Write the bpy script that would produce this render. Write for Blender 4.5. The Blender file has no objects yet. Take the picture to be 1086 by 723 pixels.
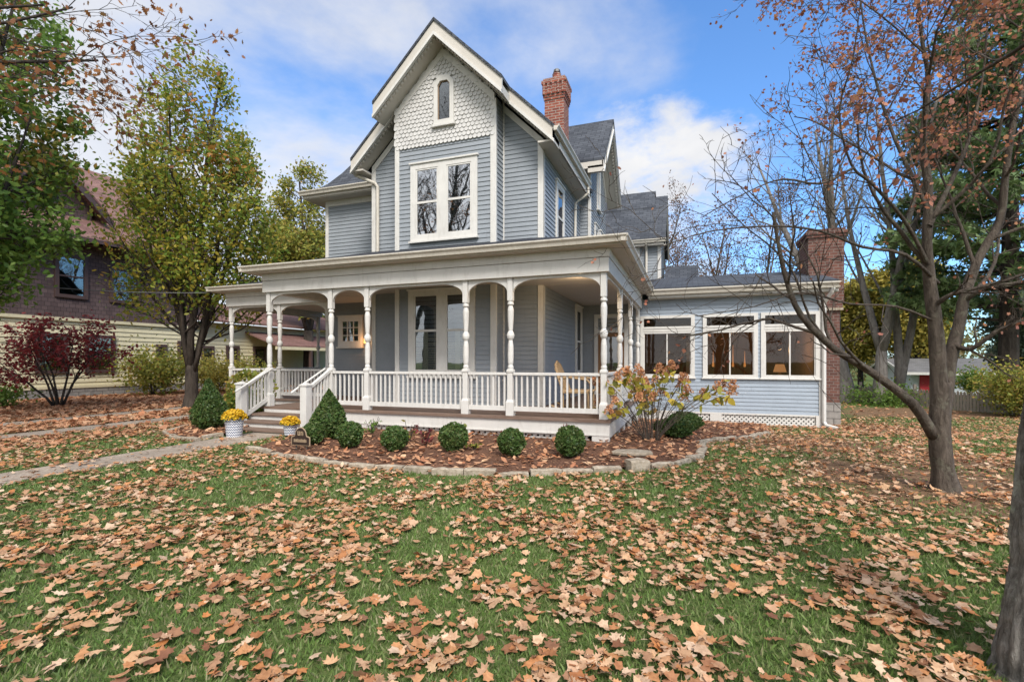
import bpy, math, random
import numpy as np
from mathutils import Vector, noise as mnoise
rnd = random.Random(7)
NR = np.random.default_rng(11)
scene = bpy.context.scene
COL = scene.collection
PI = math.pi

# ------------------------------------------------------------------ helpers
ROOT = {}
def org(o):
    while o.parent: o = o.parent
    return ROOT.get(o.name, (0, 0, 0))

def tag(o, label=None, cat=None, group=None, kind=None):
    if label: o['label'] = label
    if cat: o['category'] = cat
    if group: o['group'] = group
    if kind: o['kind'] = kind
    return o

def thing(name, label, cat, loc=(0, 0, 0), group=None, rz=0):
    o = bpy.data.objects.new(name, None); COL.objects.link(o)
    o.location = loc; o.rotation_euler = (0, 0, rz); o.empty_display_size = .2
    ROOT[o.name] = tuple(loc)
    return tag(o, label, cat, group)

def copy_tree(o, parent=None):
    c = o.copy(); COL.objects.link(c)
    if parent: c.parent = parent
    for ch in list(o.children): copy_tree(ch, c)
    return c

class MB:
    def __init__(s): s.v = []; s.f = []
    def add(s, vs, fs):
        b = len(s.v); s.v.extend([tuple(p) for p in vs]); s.f.extend([tuple(b + i for i in f) for f in fs])
    def hexa(s, p):   # 8 points: bottom 0-3 ccw, top 4-7
        s.add(p, [(3, 2, 1, 0), (4, 5, 6, 7), (0, 1, 5, 4), (1, 2, 6, 5), (2, 3, 7, 6), (3, 0, 4, 7)])
    def box(s, x0, x1, y0, y1, z0, z1):
        s.hexa([(x0, y0, z0), (x1, y0, z0), (x1, y1, z0), (x0, y1, z0), (x0, y0, z1), (x1, y0, z1), (x1, y1, z1), (x0, y1, z1)])
    def quad(s, *p): s.add(p, [tuple(range(len(p)))])
    def prism(s, poly, off):    # 3d polygon extruded by vector
        n = len(poly); q = [tuple(a[i] + off[i] for i in range(3)) for a in poly]
        s.add(list(poly) + q, [tuple(range(n))[::-1], tuple(range(n, 2 * n))] + [(i, (i + 1) % n, n + (i + 1) % n, n + i) for i in range(n)])
    def bar(s, a, b, w, h, up=(0, 0, 1)):
        a = Vector(a); b = Vector(b); d = (b - a).normalized(); r = d.cross(Vector(up))
        if r.length < 1e-4: r = d.cross(Vector((1, 0, 0)))
        r.normalize(); u = r.cross(d); r *= w / 2; u *= h / 2
        s.hexa([a - r - u, a + r - u, b + r - u, b - r - u, a - r + u, a + r + u, b + r + u, b - r + u])
    def tube(s, pts, rad, n=6, cap=True):
        pts = [Vector(p) for p in pts]; rings = []; prev = None; base = len(s.v)
        for i, p in enumerate(pts):
            d = (pts[min(i + 1, len(pts) - 1)] - pts[max(i - 1, 0)])
            if d.length < 1e-7: d = Vector((0, 0, 1))
            d.normalize()
            if prev is None:
                u = d.cross(Vector((0, 0, 1)) if abs(d.z) < .9 else Vector((1, 0, 0))).normalized()
            else:
                u = (prev - d * prev.dot(d))
                u = u.normalized() if u.length > 1e-6 else d.orthogonal().normalized()
            prev = u; w = d.cross(u); r = rad[i] if hasattr(rad, '__len__') else rad
            for k in range(n):
                a = 2 * PI * k / n; s.v.append(tuple(p + (u * math.cos(a) + w * math.sin(a)) * r))
        for i in range(len(pts) - 1):
            for k in range(n):
                a = base + i * n + k; b = base + i * n + (k + 1) % n
                s.f.append((a, b, b + n, a + n))
        if cap:
            s.f.append(tuple(base + k for k in range(n))[::-1]); e = base + (len(pts) - 1) * n
            s.f.append(tuple(e + k for k in range(n)))
    def lathe(s, prof, c=(0, 0, 0), n=14):   # prof: (r,z)
        base = len(s.v)
        for r, z in prof:
            for k in range(n):
                a = 2 * PI * k / n; s.v.append((c[0] + r * math.cos(a), c[1] + r * math.sin(a), c[2] + z))
        for i in range(len(prof) - 1):
            for k in range(n):
                a = base + i * n + k; b = base + i * n + (k + 1) % n
                s.f.append((a, b, b + n, a + n))
        s.f.append(tuple(base + k for k in range(n))[::-1]); e = base + (len(prof) - 1) * n
        s.f.append(tuple(e + k for k in range(n)))
    def build(s, name, mat, parent=None, smooth=False, uv=True, label=None, bevel=0):
        o0 = org(parent) if parent else (0, 0, 0)
        me = bpy.data.meshes.new(name)
        me.from_pydata([(p[0] - o0[0], p[1] - o0[1], p[2] - o0[2]) for p in s.v], [], s.f); me.update()
        if uv:
            L = me.uv_layers.new(name='uv'); Z = Vector((0, 0, 1)); co = s.v
            for poly in me.polygons:
                n = poly.normal
                if abs(n.z) > .985: u = Vector((1, 0, 0))
                else: u = Z.cross(n).normalized()
                v = n.cross(u)
                for li, vi in zip(poly.loop_indices, poly.vertices):
                    p = Vector(co[vi]); L.data[li].uv = (p.dot(u), p.dot(v))
        if smooth: me.polygons.foreach_set('use_smooth', [True] * len(me.polygons))
        me.materials.append(mat)
        o = bpy.data.objects.new(name, me); COL.objects.link(o)
        if parent: o.parent = parent
        if label: o['label'] = label
        if bevel:
            m = o.modifiers.new('b', 'BEVEL'); m.width = bevel; m.segments = 2; m.limit_method = 'ANGLE'
        return o

class W:      # a wall frame: s along, z up, d outwards
    def __init__(s, p, kind):
        s.p = p
        s.u = {'-y': (1, 0), '+x': (0, 1), '-x': (0, -1), '+y': (-1, 0)}[kind]; s.n = (s.u[1], -s.u[0])
    def P(s, a, z, d): return (s.p[0] + s.u[0] * a + s.n[0] * d, s.p[1] + s.u[1] * a + s.n[1] * d, z)
    def box(s, mb, a0, a1, z0, z1, d0, d1):
        mb.hexa([s.P(a0, z0, d1), s.P(a1, z0, d1), s.P(a1, z0, d0), s.P(a0, z0, d0), s.P(a0, z1, d1), s.P(a1, z1, d1), s.P(a1, z1, d0), s.P(a0, z1, d0)])
    def poly(s, mb, pts, d0, d1):
        q = [s.P(a, z, d0) for a, z in pts]; v = (s.n[0] * (d1 - d0), s.n[1] * (d1 - d0), 0)
        mb.prism(q, v)

def ival(poly, z):   # s-interval of a convex polygon at height z
    xs = []
    for i in range(len(poly)):
        (a, za), (b, zb) = poly[i], poly[(i + 1) % len(poly)]
        if abs(za - zb) < 1e-9:
            if abs(z - za) < 1e-6: xs += [a, b]
        elif min(za, zb) - 1e-6 <= z <= max(za, zb) + 1e-6: xs.append(a + (b - a) * (z - za) / (zb - za))
    return (min(xs), max(xs)) if xs else None

def siding(mb, w, poly, exp=.104, t=.016, holes=(), back=.1):
    zs = [p[1] for p in poly]; zb, zt = min(zs), max(zs)
    cuts = set([zb, zt]); k = 0
    while zb + k * exp < zt: cuts.add(zb + k * exp); k += 1
    for h in holes: cuts.add(min(max(h[2], zb), zt)); cuts.add(min(max(h[3], zb), zt))
    for p in poly: cuts.add(p[1])
    cuts = sorted(cuts)
    for z0, z1 in zip(cuts[:-1], cuts[1:]):
        if z1 - z0 < 1e-4: continue
        zm = (z0 + z1) / 2; ci = math.floor((zm - zb) / exp); c0 = zb + ci * exp
        A = ival(poly, z0 + 1e-5); B = ival(poly, z1 - 1e-5)
        if not A or not B: continue
        parts = [(A[0], A[1], B[0], B[1])]
        for h in holes:
            if h[2] < zm < h[3]:
                new = []
                for a0, a1, b0, b1 in parts:
                    if h[1] <= a0 or h[0] >= a1: new.append((a0, a1, b0, b1)); continue
                    if h[0] > a0: new.append((a0, h[0], b0, h[0]))
                    if h[1] < a1: new.append((h[1], a1, h[1], b1))
                parts = new
        o0 = .003 + t * (1 - (z0 - c0) / exp); o1 = .003 + t * (1 - (z1 - c0) / exp)
        JR = random.Random(ci * 7919 + int(abs(poly[0][0]) * 100)); cutp = []
        for a0, a1, b0, b1 in parts:
            x = max(a0, b0) + JR.uniform(.6, 3.4); e = min(a1, b1); l0, l1 = a0, b0
            while x < e - .5:
                cutp.append((l0, x - .002, l1, x - .002)); l0 = l1 = x + .002; x += JR.uniform(2.0, 3.7)
            cutp.append((l0, a1, l1, b1))
        for a0, a1, b0, b1 in cutp:
            mb.quad(w.P(a0, z0, o0), w.P(a1, z0, o0), w.P(b1, z1, o1), w.P(b0, z1, o1))
            if abs(z0 - c0) < 1e-4: mb.quad(w.P(a0, z0, 0), w.P(a1, z0, 0), w.P(a1, z0, o0), w.P(a0, z0, o0))
    if back:
        if not holes:
            w.poly(mb, poly, -back, 0)
        else:
            a0, a1 = min(p[0] for p in poly), max(p[0] for p in poly)
            xs = sorted(set([a0, a1] + [h[i] for h in holes for i in (0, 1)])); zz = sorted(set([zb, zt] + [h[i] for h in holes for i in (2, 3)]))
            for x0, x1 in zip(xs[:-1], xs[1:]):
                for y0, y1 in zip(zz[:-1], zz[1:]):
                    xm, ym = (x0 + x1) / 2, (y0 + y1) / 2
                    if any(h[0] < xm < h[1] and h[2] < ym < h[3] for h in holes): continue
                    w.box(mb, x0, x1, y0, y1, -back, 0)

# ------------------------------------------------------------------ materials
MATS = {}
def newmat(name):
    m = bpy.data.materials.new(name); m.use_nodes = True; m.node_tree.nodes.clear(); MATS[name] = m
    return m, m.node_tree.nodes, m.node_tree.links

def ramp(N, pts, interp='LINEAR'):
    r = N.new('ShaderNodeValToRGB'); e = r.color_ramp.elements; r.color_ramp.interpolation = interp
    while len(e) > 1: e.remove(e[-1])
    e[0].position = pts[0][0]; e[0].color = (*pts[0][1], 1)
    for p, c in pts[1:]:
        k = e.new(p); k.color = (*c, 1)
    return r

def bsdf(N, L, rough=.6, spec=.3):
    b = N.new('ShaderNodeBsdfPrincipled'); b.inputs['Roughness'].default_value = rough
    b.inputs['Specular IOR Level'].default_value = spec
    o = N.new('ShaderNodeOutputMaterial'); L.new(b.outputs[0], o.inputs[0]); return b, o

def bump(N, L, b, h, s=.3, d=.02):
    n = N.new('ShaderNodeBump'); n.inputs['Strength'].default_value = s; n.inputs['Distance'].default_value = d
    L.new(h, n.inputs['Height']); L.new(n.outputs[0], b.inputs['Normal'])

def noise(N, L, scale, detail=4, rough=.55, coord=None, dist=0, stretch=None):
    n = N.new('ShaderNodeTexNoise'); n.inputs['Scale'].default_value = scale; n.inputs['Detail'].default_value = detail
    n.inputs['Roughness'].default_value = rough; n.inputs['Distortion'].default_value = dist
    if coord is None:
        g = N.new('ShaderNodeNewGeometry'); coord = g.outputs['Position']
    if stretch:
        mp = N.new('ShaderNodeMapping'); mp.inputs['Scale'].default_value = stretch; L.new(coord, mp.inputs[0]); coord = mp.outputs[0]
    L.new(coord, n.inputs['Vector']); return n

def paint(name, c, var=.12, rough=.5, dirt=(.30, .27, .23), dirtamt=.25, scale=2.5):
    m, N, L = newmat(name); b, o = bsdf(N, L, rough, .35)
    n1 = noise(N, L, scale, 6, .6); n2 = noise(N, L, 14, 5, .65, stretch=(1, 1, .25))
    r1 = ramp(N, [(.25, tuple(x * (1 - var) for x in c)), (.75, tuple(min(1, x * (1 + var * .6)) for x in c))]); L.new(n1.outputs[0], r1.inputs[0])
    r2 = ramp(N, [(.52, (0, 0, 0)), (.8, (dirtamt,) * 3)]); L.new(n2.outputs[0], r2.inputs[0])
    mx = N.new('ShaderNodeMixRGB'); L.new(r2.outputs[0], mx.inputs[0]); L.new(r1.outputs[0], mx.inputs[1]); mx.inputs[2].default_value = (*dirt, 1)
    L.new(mx.outputs[0], b.inputs['Base Color']); bump(N, L, b, n2.outputs[0], .08, .01)
    return m

SIDING = paint('blue_grey_siding', (.238, .258, .277), .10, .55, (.17, .18, .19), .35)
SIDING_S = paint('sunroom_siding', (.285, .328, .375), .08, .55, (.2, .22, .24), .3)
WHITE = paint('white_trim_paint', (.56, .54, .50), .09, .5, (.30, .27, .23), .42)
SCALE = paint('shingle_paint', (.49, .475, .45), .08, .6, (.36, .34, .31), .3, 5)
CREAM = paint('cream_soffit_paint', (.48, .445, .39), .06, .6, (.35, .31, .27), .2)
GUTTER = paint('gutter_paint', (.52, .48, .41), .12, .45, (.22, .18, .13), .5, 3)
YELLOW = paint('yellow_siding', (.60, .53, .34), .08, .6, (.35, .30, .22), .3)
BROWNTRIM = paint('brown_trim_paint', (.075, .045, .038), .15, .5, (.05, .04, .04), .2)
DARKIN = paint('dark_interior', (.022, .019, .017), .3, .8, (.03, .025, .02), .2)  # near-black colour stands in for unlit rooms
ROOMWALL = paint('room_wall_paint', (.26, .18, .12), .2, .8, (.08, .05, .03), .3)
BLIND2 = paint('bamboo_blind', (.20, .14, .075), .25, .8, (.10, .07, .04), .5, 9)
CURT = paint('pale_curtain', (.66, .60, .46), .1, .8)
BLIND = paint('blind_slats', (.55, .48, .38), .1, .6)
RED = paint('red_door_paint', (.45, .03, .04), .1, .5, (.2, .03, .03), .2)
GARAGE = paint('garage_white', (.62, .66, .70), .05, .6)
METAL = paint('dark_metal', (.05, .045, .04), .2, .4)

def roofmat(name, c1, c2, c3, bw=.3, bh=.14):
    m, N, L = newmat(name); b, o = bsdf(N, L, .9, .15)
    uv = N.new('ShaderNodeUVMap'); br = N.new('ShaderNodeTexBrick'); L.new(uv.outputs[0], br.inputs['Vector'])
    br.inputs['Scale'].default_value = 1; br.inputs['Brick Width'].default_value = bw; br.inputs['Row Height'].default_value = bh
    br.inputs['Mortar Size'].default_value = .008; br.inputs['Mortar Smooth'].default_value = .3
    br.inputs['Color1'].default_value = (*c1, 1); br.inputs['Color2'].default_value = (*c2, 1); br.inputs['Mortar'].default_value = (*c3, 1)
    n = noise(N, L, 60, 3); n2 = noise(N, L, .9, 4)
    mx = N.new('ShaderNodeMixRGB'); mx.blend_type = 'MULTIPLY'; mx.inputs[0].default_value = .75
    r = ramp(N, [(.3, (.55, .55, .55)), (.7, (1.3, 1.3, 1.3))]); L.new(n.outputs[0], r.inputs[0]); L.new(br.outputs[0], mx.inputs[1]); L.new(r.outputs[0], mx.inputs[2])
    mx2 = N.new('ShaderNodeMixRGB'); mx2.blend_type = 'MULTIPLY'; mx2.inputs[0].default_value = .6
    r2 = ramp(N, [(.3, (.7, .7, .7)), (.7, (1.2, 1.2, 1.2))]); L.new(n2.outputs[0], r2.inputs[0]); L.new(mx.outputs[0], mx2.inputs[1]); L.new(r2.outputs[0], mx2.inputs[2])
    L.new(mx2.outputs[0], b.inputs['Base Color']); bump(N, L, b, br.outputs['Fac'], -.6, .012)
    return m
ROOF = roofmat('slate_grey_shingles', (.085, .092, .105), (.05, .055, .065), (.02, .022, .026))
ROOF_P = roofmat('porch_roofing', (.045, .047, .055), (.03, .032, .037), (.015, .016, .018))
ROOF_B = roofmat('brown_shingles', (.24, .135, .11), (.17, .09, .075), (.08, .05, .045))
ROOF_G = roofmat('grey_garage_shingles', (.16, .155, .15), (.12, .115, .11), (.07, .07, .07))
BRSHING = roofmat('brown_wall_shingles', (.13, .09, .085), (.09, .062, .06), (.03, .024, .024), .2, .16)

def brickmat(name, c1, c2, mortar, bw=.21, bh=.075, ms=.010):
    m, N, L = newmat(name); b, o = bsdf(N, L, .85, .2)
    uv = N.new('ShaderNodeUVMap'); br = N.new('ShaderNodeTexBrick'); L.new(uv.outputs[0], br.inputs['Vector'])
    br.inputs['Scale'].default_value = 1; br.inputs['Brick Width'].default_value = bw; br.inputs['Row Height'].default_value = bh
    br.inputs['Mortar Size'].default_value = ms; br.inputs['Mortar Smooth'].default_value = .2; br.inputs['Bias'].default_value = -.1
    br.inputs['Color1'].default_value = (*c1, 1); br.inputs['Color2'].default_value = (*c2, 1); br.inputs['Mortar'].default_value = (*mortar, 1)
    n = noise(N, L, 9, 6, .65); r = ramp(N, [(.3, (.6, .6, .6)), (.72, (1.25, 1.2, 1.2))]); L.new(n.outputs[0], r.inputs[0])
    mx = N.new('ShaderNodeMixRGB'); mx.blend_type = 'MULTIPLY'; mx.inputs[0].default_value = .8
    L.new(br.outputs[0], mx.inputs[1]); L.new(r.outputs[0], mx.inputs[2]); L.new(mx.outputs[0], b.inputs['Base Color'])
    bump(N, L, b, br.outputs['Fac'], -.5, .012); return m
BRICK = brickmat('red_brick', (.26, .08, .05), (.15, .045, .035), (.30, .25, .21))
BRICK2 = brickmat('dark_red_brick', (.145, .065, .048), (.09, .043, .035), (.17, .135, .115), .21, .085)
STONE = brickmat('grey_stone', (.30, .28, .25), (.22, .21, .19), (.12, .11, .10), .42, .2, .012)

def woodmat(name, c1, c2, stretch=(1, 12, 12), scale=3):
    m, N, L = newmat(name); b, o = bsdf(N, L, .6, .3)
    n = noise(N, L, scale, 6, .6, stretch=stretch); r = ramp(N, [(.3, c1), (.7, c2)]); L.new(n.outputs[0], r.inputs[0])
    L.new(r.outputs[0], b.inputs['Base Color']); bump(N, L, b, n.outputs[0], .15, .01); return m
DECK = woodmat('deck_boards', (.11, .07, .05), (.21, .145, .11), (1, 9, 9))
FENCEWOOD = woodmat('weathered_fence_wood', (.17, .145, .115), (.32, .275, .225), (9, 9, 1), 4)
WICKER = woodmat('wicker', (.26, .17, .085), (.42, .29, .16), (20, 20, 20), 6)

def barkmat(name, c1, c2, c3=None, s=10, bs=.6, lich=None):
    m, N, L = newmat(name); b, o = bsdf(N, L, .9, .15)
    n = noise(N, L, s, 8, .65, stretch=(1, 1, .28), dist=.6); r = ramp(N, [(.3, c1), (.68, c2)]); L.new(n.outputs[0], r.inputs[0])
    col = r.outputs[0]
    if lich:
        n2 = noise(N, L, 6, 6, .7); r2 = ramp(N, [(.55, (0, 0, 0)), (.68, (1, 1, 1))]); L.new(n2.outputs[0], r2.inputs[0])
        mx = N.new('ShaderNodeMixRGB'); L.new(r2.outputs[0], mx.inputs[0]); L.new(col, mx.inputs[1]); mx.inputs[2].default_value = (*lich, 1); col = mx.outputs[0]
    L.new(col, b.inputs['Base Color']); n3 = noise(N, L, s * 3.2, 5, .7, stretch=(1, 1, .22), dist=.4); ad = N.new('ShaderNodeMath'); ad.operation = 'MULTIPLY_ADD'; ad.inputs[1].default_value = .5; L.new(n3.outputs[0], ad.inputs[0]); L.new(n.outputs[0], ad.inputs[2]); bump(N, L, b, ad.outputs[0], bs, .06); return m
BARK = barkmat('grey_brown_bark', (.04, .031, .024), (.135, .108, .085), lich=(.14, .13, .095), s=14, bs=.9)
BARK_D = barkmat('dark_bark', (.02, .016, .013), (.075, .06, .048))
BARK_G = barkmat('pale_grey_bark', (.10, .088, .075), (.24, .215, .19))
BARK_L = barkmat('lichen_bark', (.085, .074, .06), (.36, .335, .295), s=24, bs=1.0, lich=(.40, .41, .34))

def leafmat(name, cols, trans=.35, rough=.55, posscale=None, mottle=False):
    """one colour per leaf, from the leaf's own random number"""
    m, N, L = newmat(name)
    g = N.new('ShaderNodeNewGeometry'); oi = N.new('ShaderNodeObjectInfo')
    a = N.new('ShaderNodeMath'); a.operation = 'ADD'; L.new(g.outputs['Random Per Island'], a.inputs[0]); L.new(oi.outputs['Random'], a.inputs[1])
    f = N.new('ShaderNodeMath'); f.operation = 'FRACT'; L.new(a.outputs[0], f.inputs[0]); fac = f.outputs[0]
    if posscale:
        nz = noise(N, L, posscale, 2, .5)
        mm = N.new('ShaderNodeMath'); mm.operation = 'MULTIPLY_ADD'; mm.inputs[1].default_value = 2.2; mm.inputs[2].default_value = -.6; L.new(nz.outputs[0], mm.inputs[0])
        mx = N.new('ShaderNodeMix'); mx.data_type = 'FLOAT'; mx.inputs[0].default_value = .55; L.new(fac, mx.inputs[2]); L.new(mm.outputs[0], mx.inputs[3]); fac = mx.outputs[0]
    n = len(cols); r0 = ramp(N, [(i / max(1, n - 1), c) for i, c in enumerate(cols)]); L.new(fac, r0.inputs[0])
    r = r0
    if mottle:
        mz = noise(N, L, 34, 4, .65); mr_ = ramp(N, [(.3, (.55, .5, .45)), (.55, (1, 1, 1)), (.75, (1.15, 1.15, 1.12))]); L.new(mz.outputs[0], mr_.inputs[0])
        r = N.new('ShaderNodeMixRGB'); r.blend_type = 'MULTIPLY'; r.inputs[0].default_value = .8; L.new(r0.outputs[0], r.inputs[1]); L.new(mr_.outputs[0], r.inputs[2])
    b = N.new('ShaderNodeBsdfPrincipled'); b.inputs['Roughness'].default_value = rough; b.inputs['Specular IOR Level'].default_value = .25
    L.new(r.outputs[0], b.inputs['Base Color'])
    t = N.new('ShaderNodeBsdfTranslucent'); L.new(r.outputs[0], t.inputs[0])
    ms = N.new('ShaderNodeMixShader'); ms.inputs[0].default_value = trans; L.new(b.outputs[0], ms.inputs[1]); L.new(t.outputs[0], ms.inputs[2])
    o = N.new('ShaderNodeOutputMaterial'); L.new(ms.outputs[0], o.inputs[0]); return m

LITTER = leafmat('dry_fallen_leaves', [(.50, .29, .15), (.58, .39, .25), (.33, .13, .05), (.50, .25, .11), (.18, .075, .04), (.56, .35, .20), (.47, .18, .055), (.62, .45, .31), (.40, .24, .14), (.27, .11, .05), (.54, .37, .22)], .15, .7, None, True)
LITTER_O = leafmat('orange_fallen_leaves', [(0.460, 0.218, 0.103), (0.575, 0.333, 0.196), (0.345, 0.138, 0.069), (0.506, 0.276, 0.149), (0.391, 0.149, 0.069), (0.598, 0.391, 0.230)], .15, .7, None, True)
L_MAPLE = leafmat('green_gold_leaves', [(.11, .21, .03), (.16, .27, .04), (.27, .31, .05), (.46, .34, .05), (.13, .23, .035), (.22, .26, .045), (.50, .25, .06), (.40, .20, .05)], .5, .5, .35)
L_GREEN = leafmat('green_leaves', [(.08, .17, .035), (.13, .23, .045), (.18, .26, .05), (.10, .19, .035), (.28, .26, .05), (.40, .19, .05)], .5, .5, .35)
L_OAK = leafmat('russet_leaves', [(.169, .065, .026), (.286, .117, .046), (.390, .169, .052), (.130, .078, .026), (.221, .078, .039)], .35, .6)
L_RUST = leafmat('rusty_pink_leaves', [(0.363, 0.133, 0.073), (0.460, 0.206, 0.121), (0.290, 0.097, 0.061), (0.508, 0.242, 0.097), (0.399, 0.182, 0.133), (0.242, 0.085, 0.061)], .35, .6)
L_PURPLE = leafmat('purple_leaves', [(.16, .02, .025), (.24, .035, .035), (.30, .05, .045), (.18, .025, .03)], .4, .5)
L_YELLOW = leafmat('yellow_leaves', [(.40, .32, .06), (.27, .27, .06), (.46, .35, .07), (.20, .21, .05), (.36, .26, .06)], .4, .6, .3)
L_LIME = leafmat('lime_shrub_leaves', [(.300, .300, .045), (.165, .210, .045), (.420, .360, .060), (.120, .165, .038), (.450, .285, .075)], .4, .55)
L_BOX = leafmat('boxwood_leaves', [(.03, .065, .016), (.055, .105, .022), (.085, .14, .035), (.04, .075, .02), (.12, .16, .045), (.10, .11, .04)], .25, .45)
L_PINE = leafmat('pine_needles', [(.06, .105, .035), (.10, .155, .05), (.14, .19, .07), (.08, .125, .04)], .25, .5)
L_SPRUCE = leafmat('blue_green_needles', [(.120, .173, .128), (.180, .240, .180), (.150, .195, .120)], .2, .6)
L_BARE = leafmat('withered_leaves', [(.12, .06, .035), (.2, .1, .05), (.16, .07, .04)], .3, .6)
L_MUM = leafmat('yellow_petals', [(.62, .38, .02), (.70, .47, .03), (.55, .30, .015), (.66, .42, .03)], .25, .6)
L_PANICLE = leafmat('dried_panicles', [(0.486, 0.227, 0.097), (0.616, 0.308, 0.146), (0.389, 0.162, 0.081), (0.680, 0.389, 0.194)], .25, .7)
L_HYDR = leafmat('hydrangea_leaves', [(0.552, 0.471, 0.065), (0.325, 0.325, 0.057), (0.731, 0.537, 0.081), (0.163, 0.212, 0.048), (0.488, 0.244, 0.065)], .4, .55)
L_RED = leafmat('burgundy_leaves', [(.16, .03, .035), (.10, .02, .025), (.22, .05, .045), (.07, .06, .025)], .3, .5)
L_FAR = leafmat('far_woods_leaves', [(.150, .150, .060), (.225, .180, .060), (.105, .120, .053), (.285, .180, .075), (.195, .135, .075)], .3, .7, .12)
GRASSM = leafmat('grass_blades', [(.11, .19, .04), (.15, .235, .055), (.19, .25, .085), (.12, .20, .045), (.30, .27, .15), (.13, .21, .05), (.09, .15, .035), (.24, .25, .10)], .35, .6)

def glass(name, refl_min=.14, tint=(.75, .78, .78)):
    m, N, L = newmat(name)
    t = N.new('ShaderNodeBsdfTransparent'); t.inputs[0].default_value = (*tint, 1)
    g = N.new('ShaderNodeBsdfGlossy'); g.inputs['Roughness'].default_value = .015
    fr = N.new('ShaderNodeFresnel'); fr.inputs[0].default_value = 1.52
    ad = N.new('ShaderNodeMath'); ad.operation = 'ADD'; ad.use_clamp = True; ad.inputs[1].default_value = refl_min; L.new(fr.outputs[0], ad.inputs[0])
    n = noise(N, L, 1.6, 2); bp = N.new('ShaderNodeBump'); bp.inputs['Strength'].default_value = .035; bp.inputs['Distance'].default_value = .05; L.new(n.outputs[0], bp.inputs['Height']); L.new(bp.outputs[0], g.inputs['Normal'])
    ms = N.new('ShaderNodeMixShader'); L.new(ad.outputs[0], ms.inputs[0]); L.new(t.outputs[0], ms.inputs[1]); L.new(g.outputs[0], ms.inputs[2])
    o = N.new('ShaderNodeOutputMaterial'); L.new(ms.outputs[0], o.inputs[0]); return m
GLASS = glass('window_glass', .13)
GLASS_A = glass('attic_glass', .0)
GLASS_U = glass('upper_window_glass', .36)
GLASS_S = glass('sunroom_glass', .0, (.62, .58, .52))

def emit(name, c, s):
    m, N, L = newmat(name); e = N.new('ShaderNodeEmission'); e.inputs[0].default_value = (*c, 1); e.inputs[1].default_value = s
    o = N.new('ShaderNodeOutputMaterial'); L.new(e.outputs[0], o.inputs[0]); return m
LAMP = emit('lamp_glow', (1, .50, .22), .40)
FLAME = emit('sconce_glow', (1, .42, .14), .55)
DOWNL = emit('recessed_light_glow', (1, .86, .66), 3.0)
LANTERN = emit('lantern_glow', (1, .42, .10), 1.6)

# ground
def groundmat():
    m, N, L = newmat('lawn_ground'); b, o = bsdf(N, L, .95, .1)
    g = N.new('ShaderNodeNewGeometry'); pos = g.outputs['Position']
    n1 = noise(N, L, 1.3, 6, .6, pos); n2 = noise(N, L, 28, 5, .7, pos); n3 = noise(N, L, .35, 5, .6, pos)
    r1 = ramp(N, [(.3, (.055, .085, .022)), (.5, (.085, .12, .034)), (.72, (.14, .14, .06))]); L.new(n2.outputs[0], r1.inputs[0])
    r2 = ramp(N, [(.3, (.10, .062, .035)), (.5, (.17, .105, .06)), (.7, (.26, .16, .09))]); L.new(n2.outputs[0], r2.inputs[0])
    def bare(c, r):
        d = N.new('ShaderNodeVectorMath'); d.operation = 'DISTANCE'; L.new(pos, d.inputs[0]); d.inputs[1].default_value = c
        mr = N.new('ShaderNodeMapRange'); mr.inputs[1].default_value = r; mr.inputs[2].default_value = r * .35; L.new(d.outputs['Value'], mr.inputs[0]); return mr.outputs[0]
    tot = None
    for c, r in (((4.2, -1.4, 0), 2.2), ((3.6, 2.0, 0), 2.6), ((5.8, 6.6, -.3), 3.0), ((9.5, 13, -.5), 4.0), ((-16, 2, 0), 11.), ((4.9, .4, 0), 1.8)):
        q = bare(c, r)
        if tot is None: tot = q
        else:
            mx = N.new('ShaderNodeMath'); mx.operation = 'MAXIMUM'; L.new(tot, mx.inputs[0]); L.new(q, mx.inputs[1]); tot = mx.outputs[0]
    # noise-broken patches
    s = N.new('ShaderNodeMath'); s.operation = 'MULTIPLY_ADD'; L.new(n1.outputs[0], s.inputs[0]); s.inputs[1].default_value = 1.4; s.inputs[2].default_value = -.75
    a = N.new('ShaderNodeMath'); a.operation = 'MULTIPLY_ADD'; L.new(tot, a.inputs[0]); a.inputs[1].default_value = .75; L.new(s.outputs[0], a.inputs[2])
    r3 = ramp(N, [(.12, (0, 0, 0)), (.42, (1, 1, 1))]); L.new(a.outputs[0], r3.inputs[0])
    mx = N.new('ShaderNodeMixRGB'); L.new(r3.outputs[0], mx.inputs[0]); L.new(r1.outputs[0], mx.inputs[1]); L.new(r2.outputs[0], mx.inputs[2])
    L.new(mx.outputs[0], b.inputs['Base Color']); bump(N, L, b, n2.outputs[0], .8, .04); return m
GROUND = groundmat()
def simple(name, pts, scale=20, bs=.5, det=6):
    m, N, L = newmat(name); b, o = bsdf(N, L, .9, .15); n = noise(N, L, scale, det, .65); r = ramp(N, pts); L.new(n.outputs[0], r.inputs[0])
    n2 = noise(N, L, 1.5, 4); r2 = ramp(N, [(.3, (.75, .75, .75)), (.7, (1.15, 1.15, 1.15))]); L.new(n2.outputs[0], r2.inputs[0])
    mx = N.new('ShaderNodeMixRGB'); mx.blend_type = 'MULTIPLY'; mx.inputs[0].default_value = 1; L.new(r.outputs[0], mx.inputs[1]); L.new(r2.outputs[0], mx.inputs[2])
    L.new(mx.outputs[0], b.inputs['Base Color']); bump(N, L, b, n.outputs[0], bs, .02); return m
MULCH = simple('bark_mulch', [(.3, (.05, .026, .016)), (.5, (.125, .062, .038)), (.7, (.24, .13, .08))], 38, 1.0)
CONCRETE = simple('worn_concrete', [(.3, (.22, .175, .135)), (.7, (.36, .30, .24))], 22, .3)
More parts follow.
